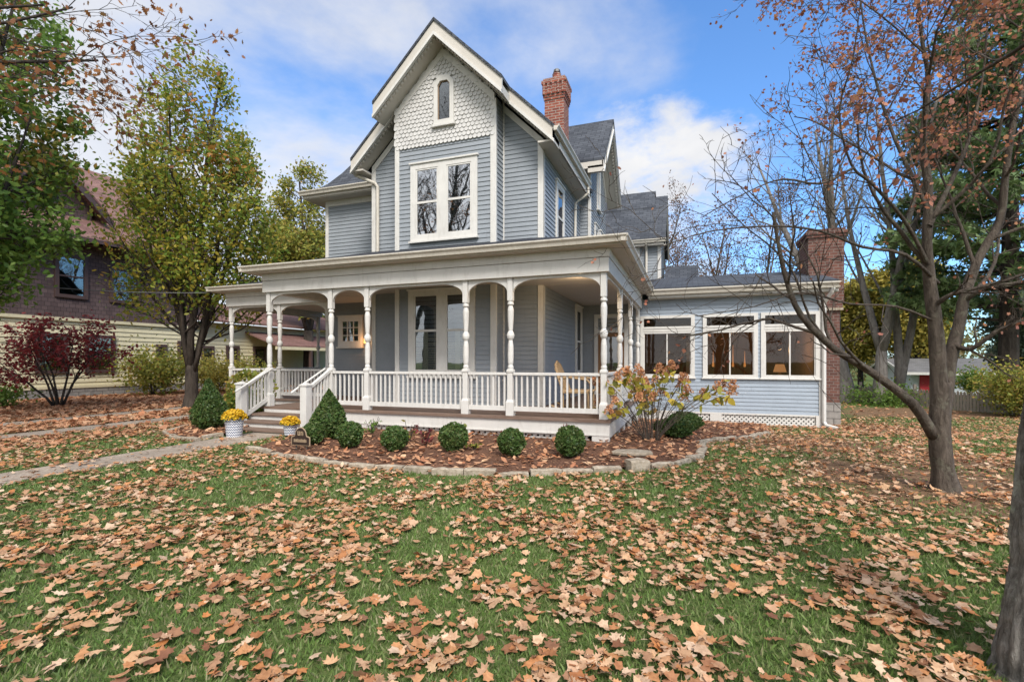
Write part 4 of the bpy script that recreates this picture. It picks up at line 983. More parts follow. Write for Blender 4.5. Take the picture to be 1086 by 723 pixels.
T.wood('trunk', BARK_D, t)
C = T.cloud(3, .16); C = C[NR.random(len(C)) < .33]; leaf_obj('crown', leaves(C, .12, LEAF6, .35), L_MAPLE, t, t.location)
NLEAF = [len(C)]

# --- big maple at the left edge
t = thing('maple_tree', 'dense green maple at the left edge of the picture, its trunk outside', 'tree', (-13.6, -3.3, 0))
bx2, by2 = -13.6, -3.3
def env2(q):
    z = q.z; rr = 2.65 * (.5 + .5 * min(1, max(0, (z - 1.9) / 2.0))) if z < 7 else 2.65 * max(0, 1 - ((z - 7) / 6.0) ** 2)
    return math.hypot(q.x - bx2, q.y - by2) < rr and z < 13 and z > -.2
T = Tree(12); P2 = dict(P1); P2['env'] = env2; P2['kids'] = [14, 7, 4, 0]; P2['t0'] = [.1, .25, .2, 0]; P2['ang'] = [1.1, .7, .7, .6]; P2['lr'] = [.40, .5, .55, .5]
T.segs.append(([Vector((bx2, by2, -.1)), Vector((bx2, by2, .1)), Vector((bx2, by2, .5)), Vector((bx2, by2, 1.9))], [.4, .32, .24, .22], 0))
for dx, dy, L, r in ((0, 0, 10, .15), (.25, .1, 8, .11), (-.2, -.2, 8, .1), (.1, -.3, 7, .1), (.45, .25, 5.5, .08), (.05, .45, 5.5, .08)): T.grow((bx2, by2, 1.7), (dx, dy, 1), L, r, 0, P2)
T.wood('trunk', BARK_D, t); C = T.cloud(3, .17); C = C[NR.random(len(C)) < .48]; leaf_obj('crown', leaves(C, .125, LEAF6, .35), L_GREEN, t, t.location); NLEAF.append(len(C))

# --- oak limb hanging in at the top left
t = thing('oak_tree', 'oak with drooping twigs of russet leaves hanging in at the top left', 'tree', (-9.4, -7.6, 0))
T = Tree(21)
def env3(q): return True
P3 = dict(n=[6, 6, 5, 4], wob=[.08, .14, .18, .2], up=[.0, -.06, -.10, -.10], kids=[7, 5, 4, 0], t0=[.25, .2, .2, 0], ang=[.6, .55, .6, .5], lr=[.5, .55, .5, .5], rr=[.45, .5, .55, .6], taper=[.25, .3, .4, .4], max=3, sh=.3, rmin=.004)
T.segs.append(([Vector((-9.4, -7.6, -.1)), Vector((-9.4, -7.6, .2)), Vector((-9.3, -7.5, 2.5)), Vector((-9.2, -7.4, 4.2))], [.4, .32, .26, .22], 0))
for e, L, r in (((.70, .72, .30), 4.6, .055), ((.52, .85, .34), 4.6, .05), ((.80, .6, .34), 4.4, .05)): T.grow((-9.2, -7.4, 4.25), e, L, r, 0, P3)
T.grow((-9.2, -7.4, 4.1), (-.2, -.2, 1), 5, .15, 0, P3)
T.wood('trunk', BARK_D, t); C = T.cloud(1, .09); C = C[NR.random(len(C)) < .8]; leaf_obj('crown', leaves(C, .085, OAK, .1, curl=.5), L_OAK, t, t.location)

# --- foreground tree on the right, limbs laid out one by one
DX, DY = 4.03, -1.85
t = thing('dogwood_tree', 'forked grey-brown tree with a few rusty leaves standing on the lawn right of the house', 'tree', (DX, DY, 0))
CA = (1.3766688559478737, -8.53784644530242, 1.4221153846153844); ang_ = math.atan(187 / 520.); Fv = (-math.sin(ang_), math.cos(ang_)); Rv = (math.cos(ang_), math.sin(ang_))
def pt(lat, dep, z): return Vector((CA[0] + Fv[0] * dep + Rv[0] * lat, CA[1] + Fv[1] * dep + Rv[1] * lat, z))
def ppx(px, py, dep): return pt((px - 543) / 520 * dep, dep, CA[2] + (383 - py) / 520 * dep)
T = Tree(33)
P4 = dict(n=[8, 7, 6, 5, 4], wob=[.06, .13, .18, .2, .2], up=[.02, .03, .01, .0, .0], kids=[7, 7, 6, 3, 0], t0=[.3, .25, .2, .2, 0], ang=[.7, .75, .75, .7, .6], lr=[.5, .5, .5, .5, .5], rr=[.5, .5, .55, .6, .6], taper=[.4, .3, .35, .4, .4], max=4, sh=.3, rmin=.0035)
def limb(spec, r0, r1, lvl, kidlvl=True, seed=None):
    P = [ppx(*s) for s in spec]
    # smooth the polyline
    out = []
    for i in range(len(P) - 1):
        p0 = P[max(0, i - 1)]; p1 = P[i]; p2 = P[i + 1]; p3 = P[min(len(P) - 1, i + 2)]
        for k in range(3):
            u = k / 3; out.append(.5 * ((2 * p1) + (p2 - p0) * u + (2 * p0 - 5 * p1 + 4 * p2 - p3) * u * u + (3 * p1 - p0 - 3 * p2 + p3) * u ** 3))
    out.append(P[-1]); n = len(out); rad = [r0 + (r1 - r0) * (i / (n - 1)) ** .8 for i in range(n)]
    rad = [r * (1 + T.r.uniform(-.06, .06)) for r in rad]
    if r0 > .12: rad[0] *= 1.75; rad[1] *= 1.6; rad[2] *= 1.5; rad[3] *= 1.34; rad[4] *= 1.2; rad[5] *= 1.12
    T.segs.append((out, rad, 0 if r0 > .05 else 1))
    if kidlvl is not None and kidlvl is not True: T.branch(out, rad, sum((out[i + 1] - out[i]).length for i in range(n - 1)), kidlvl, P4)
D0 = 5.4
limb([(1004, 540, 5.4), (1003, 522, 5.4), (1001, 506, 5.4), (997, 470, 5.4), (997, 430, 5.4), (998, 405, 5.4)], .135, .08, 0)
limb([(997, 455, 5.4), (995, 390, 5.4), (992, 345, 5.4), (986, 300, 5.4), (983, 255, 5.35), (985, 200, 5.3), (978, 150, 5.3), (985, 90, 5.25), (975, 20, 5.2), (972, -90, 5.1)], .092, .008, 0, 0)
limb([(999, 450, 5.4), (1007, 385, 5.45), (1017, 345, 5.5), (1024, 310, 5.5), (1040, 270, 5.5), (1060, 235, 5.5), (1066, 190, 5.45), (1075, 130, 5.4), (1100, 40, 5.3)], .075, .022, 0, 0)
limb([(990, 462, 5.4), (968, 428, 5.3), (925, 395, 5.2), (885, 370, 5.1), (850, 335, 5.0), (835, 300, 4.95), (826, 262, 4.9), (820, 225, 4.85)], .06, .013, 0, 1)
limb([(885, 370, 5.1), (858, 335, 5.1), (842, 290, 5.05), (818, 262, 5.0), (790, 240, 4.9), (755, 205, 4.8)], .016, .004, 1, 2)
limb([(984, 280, 5.35), (960, 235, 5.2), (925, 195, 5.0), (903, 175, 4.9), (890, 120, 4.8), (905, 60, 4.6), (915, -20, 4.5)], .024, .004, 1, 1)
limb([(995, 300, 5.4), (960, 270, 5.2), (915, 262, 5.0), (870, 245, 4.8), (820, 240, 4.7), (755, 245, 4.6), (700, 262, 4.5)], .021, .004, 1, 1)
limb([(990, 340, 5.4), (950, 325, 5.2), (900, 322, 5.0), (850, 310, 4.8), (800, 325, 4.7), (740, 335, 4.6)], .015, .004, 1, 2)
limb([(905, 178, 4.9), (870, 195, 4.7), (830, 190, 4.6), (790, 205, 4.5), (745, 230, 4.4)], .014, .004, 1, 2)
limb([(1012, 365, 5.45), (1030, 370, 5.3), (1060, 350, 5.1), (1110, 330, 4.9)], .035, .012, 1, 1)
limb([(1022, 320, 5.5), (1045, 305, 5.3), (1085, 300, 5.1), (1130, 295, 5.0)], .03, .012, 1, 1)
limb([(990, 325, 5.4), (1010, 312, 5.2), (1050, 302, 5.0), (1120, 280, 4.8)], .03, .01, 1, 1)
limb([(985, 240, 5.3), (1010, 190, 5.4), (1030, 140, 5.5), (1045, 60, 5.6), (1050, -60, 5.7)], .033, .005, 1, 0)
limb([(984, 220, 5.3), (950, 150, 5.5), (930, 90, 5.7), (915, 20, 5.9), (905, -70, 6.0)], .026, .004, 1, 0)
T.wood('trunk', BARK, t, sides=(10, 6, 5, 4, 3, 3))
tp = np.array([tuple(x) for x in T.tips]); print('dogwood tips', len(tp))
# more leaves stay on the upper right of the crown
lat = (tp - np.array(CA))[:, :2] @ np.array(Rv)
prob = np.clip(.035 + .15 * (tp[:, 2] - 3.0) * (lat > 3.2) + .07 * (tp[:, 2] > 4.0) * (lat > 2.2), .035, .6)
sel = tp[NR.random(len(tp)) < prob]; C = np.repeat(sel, 2, 0) + NR.normal(size=(len(sel) * 2, 3)) * .06
leaf_obj('crown', leaves(C, .038, STAR, .1, curl=.6), L_RUST, t, t.location); NLEAF.append(len(C))

# --- near trunk at the right edge
t = thing('oak_tree', 'rough grey lichened trunk leaning out of the right edge close to the camera', 'tree', tuple(ppx(1104, 727, 2.15)))
T = Tree(44)
c0 = pt(2.40, 2.15, 0); T.segs.append(([c0 + Vector((-.05, 0, -.25)), c0, pt(2.44, 2.15, .4), pt(2.49, 2.16, .9), pt(2.57, 2.18, 1.5), pt(2.62, 2.2, 2.4), pt(2.9, 2.3, 3.6), pt(3.1, 2.4, 4.6)], [.27, .225, .20, .195, .19, .18, .16, .14], 0))
P5 = dict(n=[6, 6, 5, 4], wob=[.06, .12, .16, .2], up=[.03, -.03, -.05, -.08], kids=[6, 5, 4, 0], t0=[.35, .25, .2, 0], ang=[.55, .55, .6, .5], lr=[.5, .5, .5, .5], rr=[.45, .5, .55, .6], taper=[.3, .3, .4, .4], max=3, sh=.3, rmin=.004)
for e, L, r in (((.30, 1.0, -.02), 2.2, .016),):
    d = Vector((Fv[0] * e[1] + Rv[0] * e[0], Fv[1] * e[1] + Rv[1] * e[0], e[2])); T.grow(pt(3.12, 2.5, 3.4), d, L, r, 0, P5)
T.grow(pt(3.1, 2.4, 4.5), (.1, -.3, 1), 5, .13, 0, P5)
mbt = MB(); pts, rad, _ = T.segs[0]
# finely ringed near trunk with bark ridges
fine = []; fr_ = []
for i in range(len(pts) - 1):
    for k in range(26): u = k / 26; fine.append(pts[i].lerp(pts[i + 1], u)); fr_.append(rad[i] * (1 - u) + rad[i + 1] * u)
b0 = len(mbt.v); mbt.tube(fine, fr_, 110)
for i in range(len(mbt.v)):
    p = Vector(mbt.v[i]); ring = i // 110
    if ring < len(fine):
        c = fine[ring]; d = (p - c); a = math.atan2(d.y, d.x); wx = mnoise.noise((p.x * 4, p.y * 4, p.z * 3)) * .5
        q = (math.cos(a) * 3.4 + wx, math.sin(a) * 3.4 + wx, p.z * 1.5); r1 = 1 - abs(mnoise.noise(q)) * 2.6; r2 = 1 - abs(mnoise.noise((q[0] * 2.1, q[1] * 2.1, p.z * 6 + 4))) * 3; k = mnoise.fractal((math.cos(a) * 9, math.sin(a) * 9, p.z * 8), .8, 2.2, 3)
        mbt.v[i] = tuple(p + d.normalized() * (.006 * k - .026 * max(0, r1) ** 1.5 - .012 * max(0, r2) ** 2))
mbt.build('trunk', BARK_L, t, smooth=True, uv=False)
T.segs = T.segs[1:]; T.wood('branches', BARK, t)
C = T.cloud(1, .07); C = C[NR.random(len(C)) < .4]; leaf_obj('crown', leaves(C, .055, STAR, .05, curl=.6), L_RUST, t, t.location)

# --- bare trees behind
def bare_tree(x, y, h, r, seed, label, group, lean=(0, 0), leads=3, leafy=0, mat=BARK_G, zb=None, lmat=L_BARE, lsize=.12, spread=.30, forkz=None, kids=(9, 7, 4, 0)):
    zb = gz(x, y) if zb is None else zb; t = thing('bare_tree', label, 'tree', (x, y, zb), group); T = Tree(seed); R = T.r
    P = dict(n=[9, 7, 5, 4], wob=[.05, .10, .15, .18], up=[.03, .07, .05, .03], kids=list(kids), t0=[.3, .25, .2, 0], ang=[.6, .6, .6, .5], lr=[.42, .5, .5, .5], rr=[.45, .5, .5, .6], taper=[.2, .25, .3, .4], max=3, sh=.4, rmin=.008)
    fz = forkz if forkz else h * .12
    p = Vector((x + lean[0] * fz, y + lean[1] * fz, zb + fz)); T.segs.append(([Vector((x, y, zb - .2)), Vector((x, y, zb + .05)), (Vector((x, y, zb)) + p) / 2, p], [r * 1.7, r * 1.35, r * .95, r * .72], 0))
    for i in range(leads):
        a = 2 * PI * i / leads + R.uniform(0, 1.2); k = spread if leads > 1 else 0
        T.grow(p - Vector((lean[0] * .25, lean[1] * .25, .35)), (lean[0] + k * math.cos(a), lean[1] + k * math.sin(a), 1), (h - fz) * R.uniform(.8, 1.05), r * (.66 if leads > 1 else .9), 0, P)
    T.wood('trunk', mat, t)
    if leafy:
        tp = np.array([tuple(q) for q in T.tips]); tp = tp[NR.random(len(tp)) < leafy]; C = np.repeat(tp, 2, 0) + NR.normal(size=(len(tp) * 2, 3)) * .18
        leaf_obj('crown', leaves(C, lsize, LEAF6, .1), lmat, t, t.location)
    return t
bare_tree(8.4, 18.5, 15, .34, 3, 'tall bare pale-barked tree leaning left behind the sunroom chimney', 'bare trees behind the sunroom', lean=(-.16, .0), leads=3, leafy=.04, forkz=3.2, spread=.25)
bare_tree(9.3, 17.2, 14, .26, 8, 'slender bare pale trunk beside the fence end, left of the forked lawn tree', 'bare trees behind the sunroom', lean=(.03, .02), leads=3, leafy=.05, forkz=2.6, spread=.2)
bare_tree(10.2, 18.0, 14, .28, 14, 'bare pale tree with twin upright trunks by the fence in front of the yellow tree', 'bare trees behind the sunroom', lean=(.06, .0), leads=2, leafy=.05, forkz=.6, spread=.12)
bare_tree(-2.2, 21.5, 11.5, .2, 17, 'thin bare tree with scattered brown leaves right behind the rear roof of the house', 'thin trees behind the roof', leads=5, leafy=.34, mat=BARK, forkz=1.2, spread=.35)
bare_tree(1.6, 22.5, 10.5, .2, 19, 'thin brown-leaved tree rising above the sunroom roof', 'thin trees behind the roof', leads=5, leafy=.36, mat=BARK, forkz=1.0, spread=.4)
bare_tree(5.0, 25.0, 11.0, .2, 23, 'thin brown-leaved tree seen past the left side of the sunroom chimney', 'thin trees behind the roof', leads=5, leafy=.36, mat=BARK, forkz=1.0, spread=.4)
bare_tree(-37, 9, 17, .3, 29, 'bare grey tree rising behind the ridge of the neighbouring brown roof', 'bare trees on the left', leads=3, leafy=.0, mat=BARK_G, forkz=4, spread=.3)
bare_tree(-14.5, 17, 8.5, .34, 31, 'dark trunk with forked limbs seen through the left end of the porch', 'trees seen through the porch', leads=3, leafy=.25, mat=BARK_D, forkz=1.7, spread=.5, lmat=L_RUST, lsize=.16)
# across the street, behind the camera
for k, (bx3, by3, bh3) in enumerate(((-16, -20, 19), (-21, -25, 23), (-26, -21, 20), (-10, -24, 18), (4, -26, 15))):
    bare_tree(bx3, by3, bh3, .36, 41 + k, 'bare tree across the street mirrored in the windows', 'trees across the street', leads=4, leafy=.08, mat=BARK, zb=0, kids=(12, 8, 5, 0), forkz=3)

def crown_tree(name, x, y, zb, h, r, z0, n, size, mat, label, seed, bark=BARK_D, per=3, kids=(13, 7, 4, 0), flat=.3, shape=LEAF6, group=None, leads=4):
    t = thing(name, label, 'tree', (x, y, zb), group); T = Tree(seed)
    def env(q):
        u = (q.z - zb - z0) / (h - z0)
        if u < 0: return math.hypot(q.x - x, q.y - y) < r * .6
        if u > 1: return False
        return math.hypot(q.x - x, q.y - y) < r * (math.sin(PI * (u * .86 + .14)) ** .6)
    P = dict(P1); P['env'] = env; P['kids'] = list(kids); P['t0'] = [.1, .2, .2, 0]
    T.segs.append(([Vector((x, y, zb - .2)), Vector((x, y, zb + .1)), Vector((x, y, zb + z0 + .3))], [h * .035, h * .026, h * .02], 0))
    for i in range(leads):
        a = 2 * PI * i / leads; k = .35 if i else .05; T.grow((x, y, zb + z0), (k * math.cos(a), k * math.sin(a), 1), (h - z0) * (1 if i == 0 else .85), h * .012, 0, P)
    T.wood('trunk', bark, t); C = T.cloud(per, size * 1.3)
    leaf_obj('crown', leaves(C, size, shape, flat), mat, t, t.location); NLEAF.append(len(C)); return t
crown_tree('maple_tree', 15.5, 31, -.5, 8.5, 5.0, 1.2, 0, .24, L_YELLOW, 'bright yellow autumn tree behind the white garage roof and fence', 51)
crown_tree('maple_tree', 13.0, 33, -.5, 7.5, 4.2, 1.0, 0, .24, L_YELLOW, 'yellow tree between the bare trunks and the sunroom chimney', 52)
crown_tree('ash_tree', -20.5, 15.5, 0, 13.5, 2.8, 3, 0, .17, L_LIME, 'tall yellow-green tree left behind the house beside its left eave', 53, per=2)
crown_tree('ash_tree', -26, 26, 0, 11, 3.6, 1.5, 0, .25, L_LIME, 'lime green tree in the back yard seen through the porch', 54)
crown_tree('spruce_tree', 15.5, 19.5, -.5, 5.2, 2.4, .6, 0, .16, L_SPRUCE, 'pale blue-green feathery tree behind the yellow-green hedge shrub', 55, flat=.1)

# --- white pine
t = thing('pine_tree', 'tall dark green pine with layered boughs at the right edge behind the fence', 'tree', (13.0, 15.8, -.5))
px_, py_, pz_ = 13.0, 15.8, -.5; R = random.Random(61); mb = MB(); mb.tube([(px_, py_, pz_ - .2), (px_, py_, pz_ + .4), (px_ + .1, py_, 8), (px_ + .1, py_, 17)], [.42, .33, .22, .04], 9); C = []; D = []
z = 3.0
while z < 16.8:
    Lm = 4.4 * (1 - ((z - 3.0) / 15.5) ** 1.5) + .4
    if z < 4.5: Lm *= .75
    for k in range(6):
        a = R.uniform(0, 2 * PI); L = Lm * R.uniform(.65, 1.1); up = R.uniform(.02, .22); pts = []
        for i in range(7):
            u = i / 6; pts.append(Vector((px_ + math.cos(a) * L * u, py_ + math.sin(a) * L * u, z + L * (up * u + .16 * u * u - .12 * u))))
        mb.tube(pts, [.05 * (1 - .8 * i / 6) + .008 for i in range(7)], 4, cap=False)
        n = int(75 * L)
        for _ in range(n):
            u = R.uniform(.28, 1) ** .8; i = min(5, int(u * 6)); q = pts[i].lerp(pts[i + 1], u * 6 - i); w = .5 * (1.1 - u) + .28
            C.append((q.x + R.gauss(0, w * .6), q.y + R.gauss(0, w * .6), q.z + R.gauss(0.05, .14))); 
    z += R.uniform(.45, .75)
mb.build('trunk', BARK_D, t, uv=False)
NEED = np.array([(0, -.6), (.06, 0), (0, .6), (-.06, 0)]); NEED2 = np.array([(0, -.15), (.34, .5), (.06, .25), (.0, .6), (-.06, .25), (-.34, .5)])
leaf_obj('crown', leaves(np.array(C), .36, NEED2, .25, curl=.2), L_PINE, t, t.location); NLEAF.append(len(C))

# --- shrubs
def shell_pts(n, f, rng, thick=.12):
    d = rng.normal(size=(n, 3)); d /= np.linalg.norm(d, axis=1, keepdims=True)
    return d * (1 - rng.random(n)[:, None] ** 2 * thick)
def shrub(name, label, cat, x, y, zb, rx, rz_, size, mat, n, seed, cone=0, group=None, core=True, bumps=.2, flat=.0, parts=True):
    rng = np.random.default_rng(seed); t = thing(name, label, cat, (x, y, zb), group)
    p = shell_pts(n, None, rng, .24)
    nb = np.array([mnoise.noise((a * 2.2 + seed, b * 2.2, c * 2.2)) for a, b, c in p]); p = p * (1 + bumps * nb)[:, None]
    def shape(p):
        q = p.copy(); q[:, 2] = (q[:, 2] + 1) / 2
        if cone: k = np.clip(1.15 - cone * q[:, 2], .12, 1); q[:, 0] *= k; q[:, 1] *= k
        return q * np.array([rx, rx, 2 * rz_]) + np.array([x, y, zb])
    leaf_obj('foliage', leaves(shape(p), size, LEAF6, flat, rng=rng), mat, t, t.location)
    if core:
        mb = MB(); n1, n2 = 14, 10; g = []
        for j in range(n2 + 1):
            th = PI * j / n2
            for i in range(n1): g.append((math.sin(th) * math.cos(2 * PI * i / n1), math.sin(th) * math.sin(2 * PI * i / n1), -math.cos(th)))
        q = shape(np.array(g) * .86); mb.v = [tuple(a) for a in q]; mb.f = [(j * n1 + i, j * n1 + (i + 1) % n1, (j + 1) * n1 + (i + 1) % n1, (j + 1) * n1 + i) for j in range(n2) for i in range(n1)]
        mb.build('inner_growth', mat, t, uv=False, smooth=True)
    m = MB(); m.tube([(x, y, zb - .05), (x, y, zb + .12)], .02, 6); m.build('stem', BARK_D, t, uv=False); return t
gb = lambda x, y: gz(x, y) + .05
box1 = shrub('boxwood_shrub', 'round clipped boxwood in the front bed just right of the cone shrub', 'shrub', -3.69, -2.08, .07, .21, .195, .042, L_BOX, 2600, 3, group='round boxwoods in the front bed')
def clone(src, x, y, z, label, sc=1, rz=0):
    c = copy_tree(src); c.location = (x, y, z); c.scale = (sc * rnd.uniform(.9, 1.1), sc * rnd.uniform(.9, 1.08), sc * rnd.uniform(.9, 1.12)); c.rotation_euler = (rnd.uniform(-.05, .05), rnd.uniform(-.05, .05), rz); c['label'] = label; return c
clone(box1, -2.83, -2.1, .07, 'round boxwood in the front bed, second from the left along the edging', 1.0, 1)
clone(box1, -2.0, -1.8, .07, 'round boxwood in the front bed below the middle of the bay windows', 1.0, 2.2)
clone(box1, -1.02, -1.88, .07, 'round boxwood in the front bed below the two close-set porch posts', .98, 3.6)
clone(box1, -.22, -1.66, .07, 'rightmost round boxwood of the front bed, nearest the porch corner', .98, 5.0)
clone(box1, -4.42, -2.05, .07, 'round boxwood behind the dark arched plaque in the front bed', .95, 4.1)
cone = shrub('boxwood_shrub', 'large cone-shaped clipped shrub at the right of the front steps', 'shrub', -4.62, -1.45, .05, .40, .44, .045, L_BOX, 6500, 7, cone=1.0, group='cone shrubs beside the steps', bumps=.13)
c2_ = clone(cone, -7.75, -1.25, .05, 'large cone-shaped clipped shrub in the small bed left of the steps', 1.06, 2.0)
shrub('evergreen_shrub', 'low dark green mound under the hydrangea, nearest the lawn', 'shrub', 1.12, 1.15, .02, .36, .17, .05, L_BOX, 2600, 11, group='low green mounds by the sunroom')
shrub('evergreen_shrub', 'low dark green mound behind the other one, close to the sunroom wall', 'shrub', 1.30, 2.5, -.05, .36, .2, .05, L_BOX, 2600, 12, group='low green mounds by the sunroom')
# leafy hydrangea left of the newel
shrub('leafy_shrub', 'tall leafy green plant between the left newel post and the cone shrub', 'shrub', -8.25, .15, 0, .5, .62, .12, L_LIME, 900, 14, core=False, bumps=.3); 
shrub('leafy_shrub', 'dark green leafy plant filling the corner beside the left stair rail', 'shrub', -7.95, -.35, 0, .34, .42, .09, L_GREEN, 700, 15, core=False, bumps=.3)

def bush(name, label, x, y, zb, h, r, n, size, mat, seed, group=None, flat=.2, stems=14, cat='shrub'):
    R = random.Random(seed); t = thing(name, label, cat, (x, y, zb), group); mb = MB(); C = []
    for k in range(stems):
        a = R.uniform(0, 2 * PI); l = R.uniform(.4, 1); pts = []
        for i in range(6):
            u = i / 5; pts.append(Vector((x + math.cos(a) * r * l * u ** 1.3, y + math.sin(a) * r * l * u ** 1.3, zb - .05 + h * R.uniform(.92, 1.05) * (1 - .35 * l * l) * (u ** .8))))
        mb.tube(pts, [.016 * (1 - .6 * i / 5) for i in range(6)], 4, cap=False)
        for _ in range(n // stems):
            u = R.uniform(.3, 1.03); i = min(4, int(u * 5)); q = pts[i].lerp(pts[i + 1], u * 5 - i); s = r * .22; C.append((q.x + R.gauss(0, s), q.y + R.gauss(0, s), max(zb + .04, q.z + R.gauss(0, s * .8))))
    mb.build('stems', BARK_D, t, uv=False); leaf_obj('foliage', leaves(np.array(C), size, LEAF6, flat), mat, t, t.location); return t
bush('leafy_shrub', 'bright yellow-green shrub against the yellow neighbouring house, left of the forked maple', -19.6, 5.6, 0, 1.9, 1.7, 3600, .13, L_LIME, 71)
bush('leafy_shrub', 'yellow and orange tinged shrub behind the trunk of the forked maple', -18.6, 7.8, 0, 1.7, 1.4, 2400, .13, L_YELLOW, 72)
bush('leafy_shrub', 'green shrub behind the cone shrub against the neighbouring stone foundation', -18.8, 9.8, 0, 1.6, 1.2, 1800, .12, L_LIME, 73)
bush('leafy_shrub', 'low dark green shrub at the far left below the neighbouring window', -18.6, .2, 0, .75, .9, 1500, .1, L_GREEN, 74)
hb = bush('hedge_shrub', 'large rounded yellow-green hedge shrub in front of the wooden fence at the right', 12.3, 13.2, -.5, 1.75, 1.45, 9000, .085, L_LIME, 75, stems=40)
bush('hedge_shrub', 'small dark evergreen bush beside the red garage door', 15.6, 24.5, -.5, 1.6, .8, 1800, .12, L_GREEN, 76)
bush('ivy_shrub', 'low ivy growing at the feet of the bare trees by the fence end', 9.4, 17.0, -.5, .6, 1.6, 2400, .1, L_GREEN, 77, stems=20)

# red japanese maple
t = thing('japanese_maple', 'small burgundy-leaved multi-stemmed maple in front of the yellow house', 'tree', (-17.25, 1.14, 0)); T = Tree(81)
P6 = dict(n=[6, 5, 4, 4], wob=[.08, .14, .16, .2], up=[.0, -.02, -.03, -.03], kids=[7, 6, 4, 0], t0=[.35, .25, .2, 0], ang=[.6, .7, .7, .6], lr=[.5, .5, .5, .5], rr=[.5, .5, .55, .6], taper=[.3, .3, .4, .4], max=3, sh=.3, rmin=.006)
for k in range(7): a = 2 * PI * k / 7; T.grow((-17.25 + .08 * math.cos(a), 1.14 + .08 * math.sin(a), -.05), (.42 * math.cos(a), .42 * math.sin(a), 1), 2.3, .038, 0, P6)
T.wood('trunk', BARK_D, t); C = T.cloud(1, .10); C = C[NR.random(len(C)) < .7]; leaf_obj('crown', leaves(C, .09, STAR, .5), L_PURPLE, t, t.location)

# hydrangea
hx, hy, hz = .75, .42, .03
t = thing('hydrangea_bush', 'open hydrangea with dried orange flower heads and yellowing leaves by the porch corner', 'shrub', (hx, hy, hz)); R = random.Random(91); mb = MB(); LC = []; PC = []
heads = []
for k in range(38):
    a = R.uniform(0, 2 * PI); l = R.uniform(.25, 1.15) if k else .2; hh = R.uniform(.75, 1.5) * (1 - .28 * l)
    if k >= 34: a = R.uniform(-.45, .25); l = R.uniform(1.1, 1.5); hh = R.uniform(.8, 1.0)
    tip = Vector((hx + math.cos(a) * l, hy + math.sin(a) * l * .9, hz + hh)); mid = Vector((hx + math.cos(a) * l * .38, hy + math.sin(a) * l * .36, hz + hh * .62))
    b0 = Vector((hx + math.cos(a) * .1, hy + math.sin(a) * .1, hz - .03)); pts = []
    for i in range(7): u = i / 6; pts.append(b0 * (1 - u) ** 2 + mid * 2 * u * (1 - u) + tip * u * u)
    mb.tube(pts, [.008 - .004 * i / 6 for i in range(7)], 4, cap=False); heads.append(tip)
    for _ in range(4):
        u = R.uniform(.4, .8); i = int(u * 6); q = pts[i]; s_ = Vector((R.gauss(0, .1), R.gauss(0, .1), R.uniform(.0, .22))); mb.tube([q, q + s_], .003, 3, cap=False)
    if R.random() < .85:
        for _ in range(R.randint(5, 12)):
            u = R.uniform(.72, 1.0); i = min(5, int(u * 6)); q = pts[i].lerp(pts[i + 1], u * 6 - i); LC.append((q.x + R.gauss(0, .07), q.y + R.gauss(0, .07), q.z + R.gauss(-.03, .05)))
mb.build('stems', BARK, t, uv=False)
rng = np.random.default_rng(4)
leaf_obj('foliage', leaves(np.array(LC), .14, LEAF6, .2, curl=.5, rng=rng), L_HYDR, t, t.location)
for tip in heads:
    n = 110; u = rng.random(n); r_ = .09 * np.sqrt(rng.random(n)) * (1.15 - .7 * u); a = rng.random(n) * 2 * PI
    C = np.stack([tip.x + r_ * np.cos(a), tip.y + r_ * np.sin(a), tip.z - .05 + u * .15], 1); leaf_obj('flower_head', leaves(C, .042, LEAF4, .0, rng=rng), L_PANICLE, t, t.location)

# small perennials along the porch skirt
def perennial(x, y, h, label, seed, flower, mat=L_BOX, fm=L_RED, n=26, group='small perennials along the porch'):
    R = random.Random(seed); zb = .06; t = thing('perennial_plant', label, 'plant', (x, y, zb), group); mb = MB(); C = []; Fc = []
    for k in range(7):
        a = R.uniform(0, 2 * PI); l = R.uniform(.05, .16); tip = Vector((x + math.cos(a) * l, y + math.sin(a) * l, zb + h * R.uniform(.5, 1))); mb.tube([(x, y, zb - .02), ((x + tip.x) / 2, (y + tip.y) / 2, zb + h * .45), tip], .005, 4, cap=False)
        for _ in range(n // 7): u = R.uniform(.3, 1); C.append((x + (tip.x - x) * u + R.gauss(0, .04), y + (tip.y - y) * u + R.gauss(0, .04), zb + (tip.z - zb) * u))
        if flower and k < flower: Fc += [(tip.x + R.gauss(0, .025), tip.y + R.gauss(0, .025), tip.z + R.gauss(.01, .02)) for _ in range(26)]
    mb.build('stems', BARK_D, t, uv=False); leaf_obj('foliage', leaves(np.array(C), .075, LEAF6, .3), mat, t, t.location)
    if Fc: leaf_obj('flower_head', leaves(np.array(Fc), .035, LEAF4, 0), fm, t, t.location)
perennial(-4.05, -1.0, .36, 'dark leafy hellebore at the foot of the porch, right of the cone shrub', 1, 0, L_GREEN, n=35)
perennial(-3.05, -1.35, .40, 'tall stalked plant with dark red seed heads behind the second boxwood', 2, 2, L_LIME, n=20)
perennial(-2.62, -1.55, .25, 'low burgundy-leaved coral bells between two boxwoods', 3, 0, L_RED, n=60)
perennial(-2.25, -1.25, .38, 'green plant with pink heads behind the boxwood under the bay windows', 4, 2, L_LIME, n=30)
perennial(-1.45, -1.1, .22, 'low reddish plant by the skirt boards between two boxwoods', 5, 0, L_RED, n=40)
perennial(-.45, -1.1, .38, 'tall stemmed plant with three burgundy flower heads behind the rightmost boxwood', 6, 3, L_BOX, n=24)
perennial(-1.75, -1.55, .12, 'tiny lime green plant at the right foot of a boxwood', 7, 0, L_LIME, n=24)

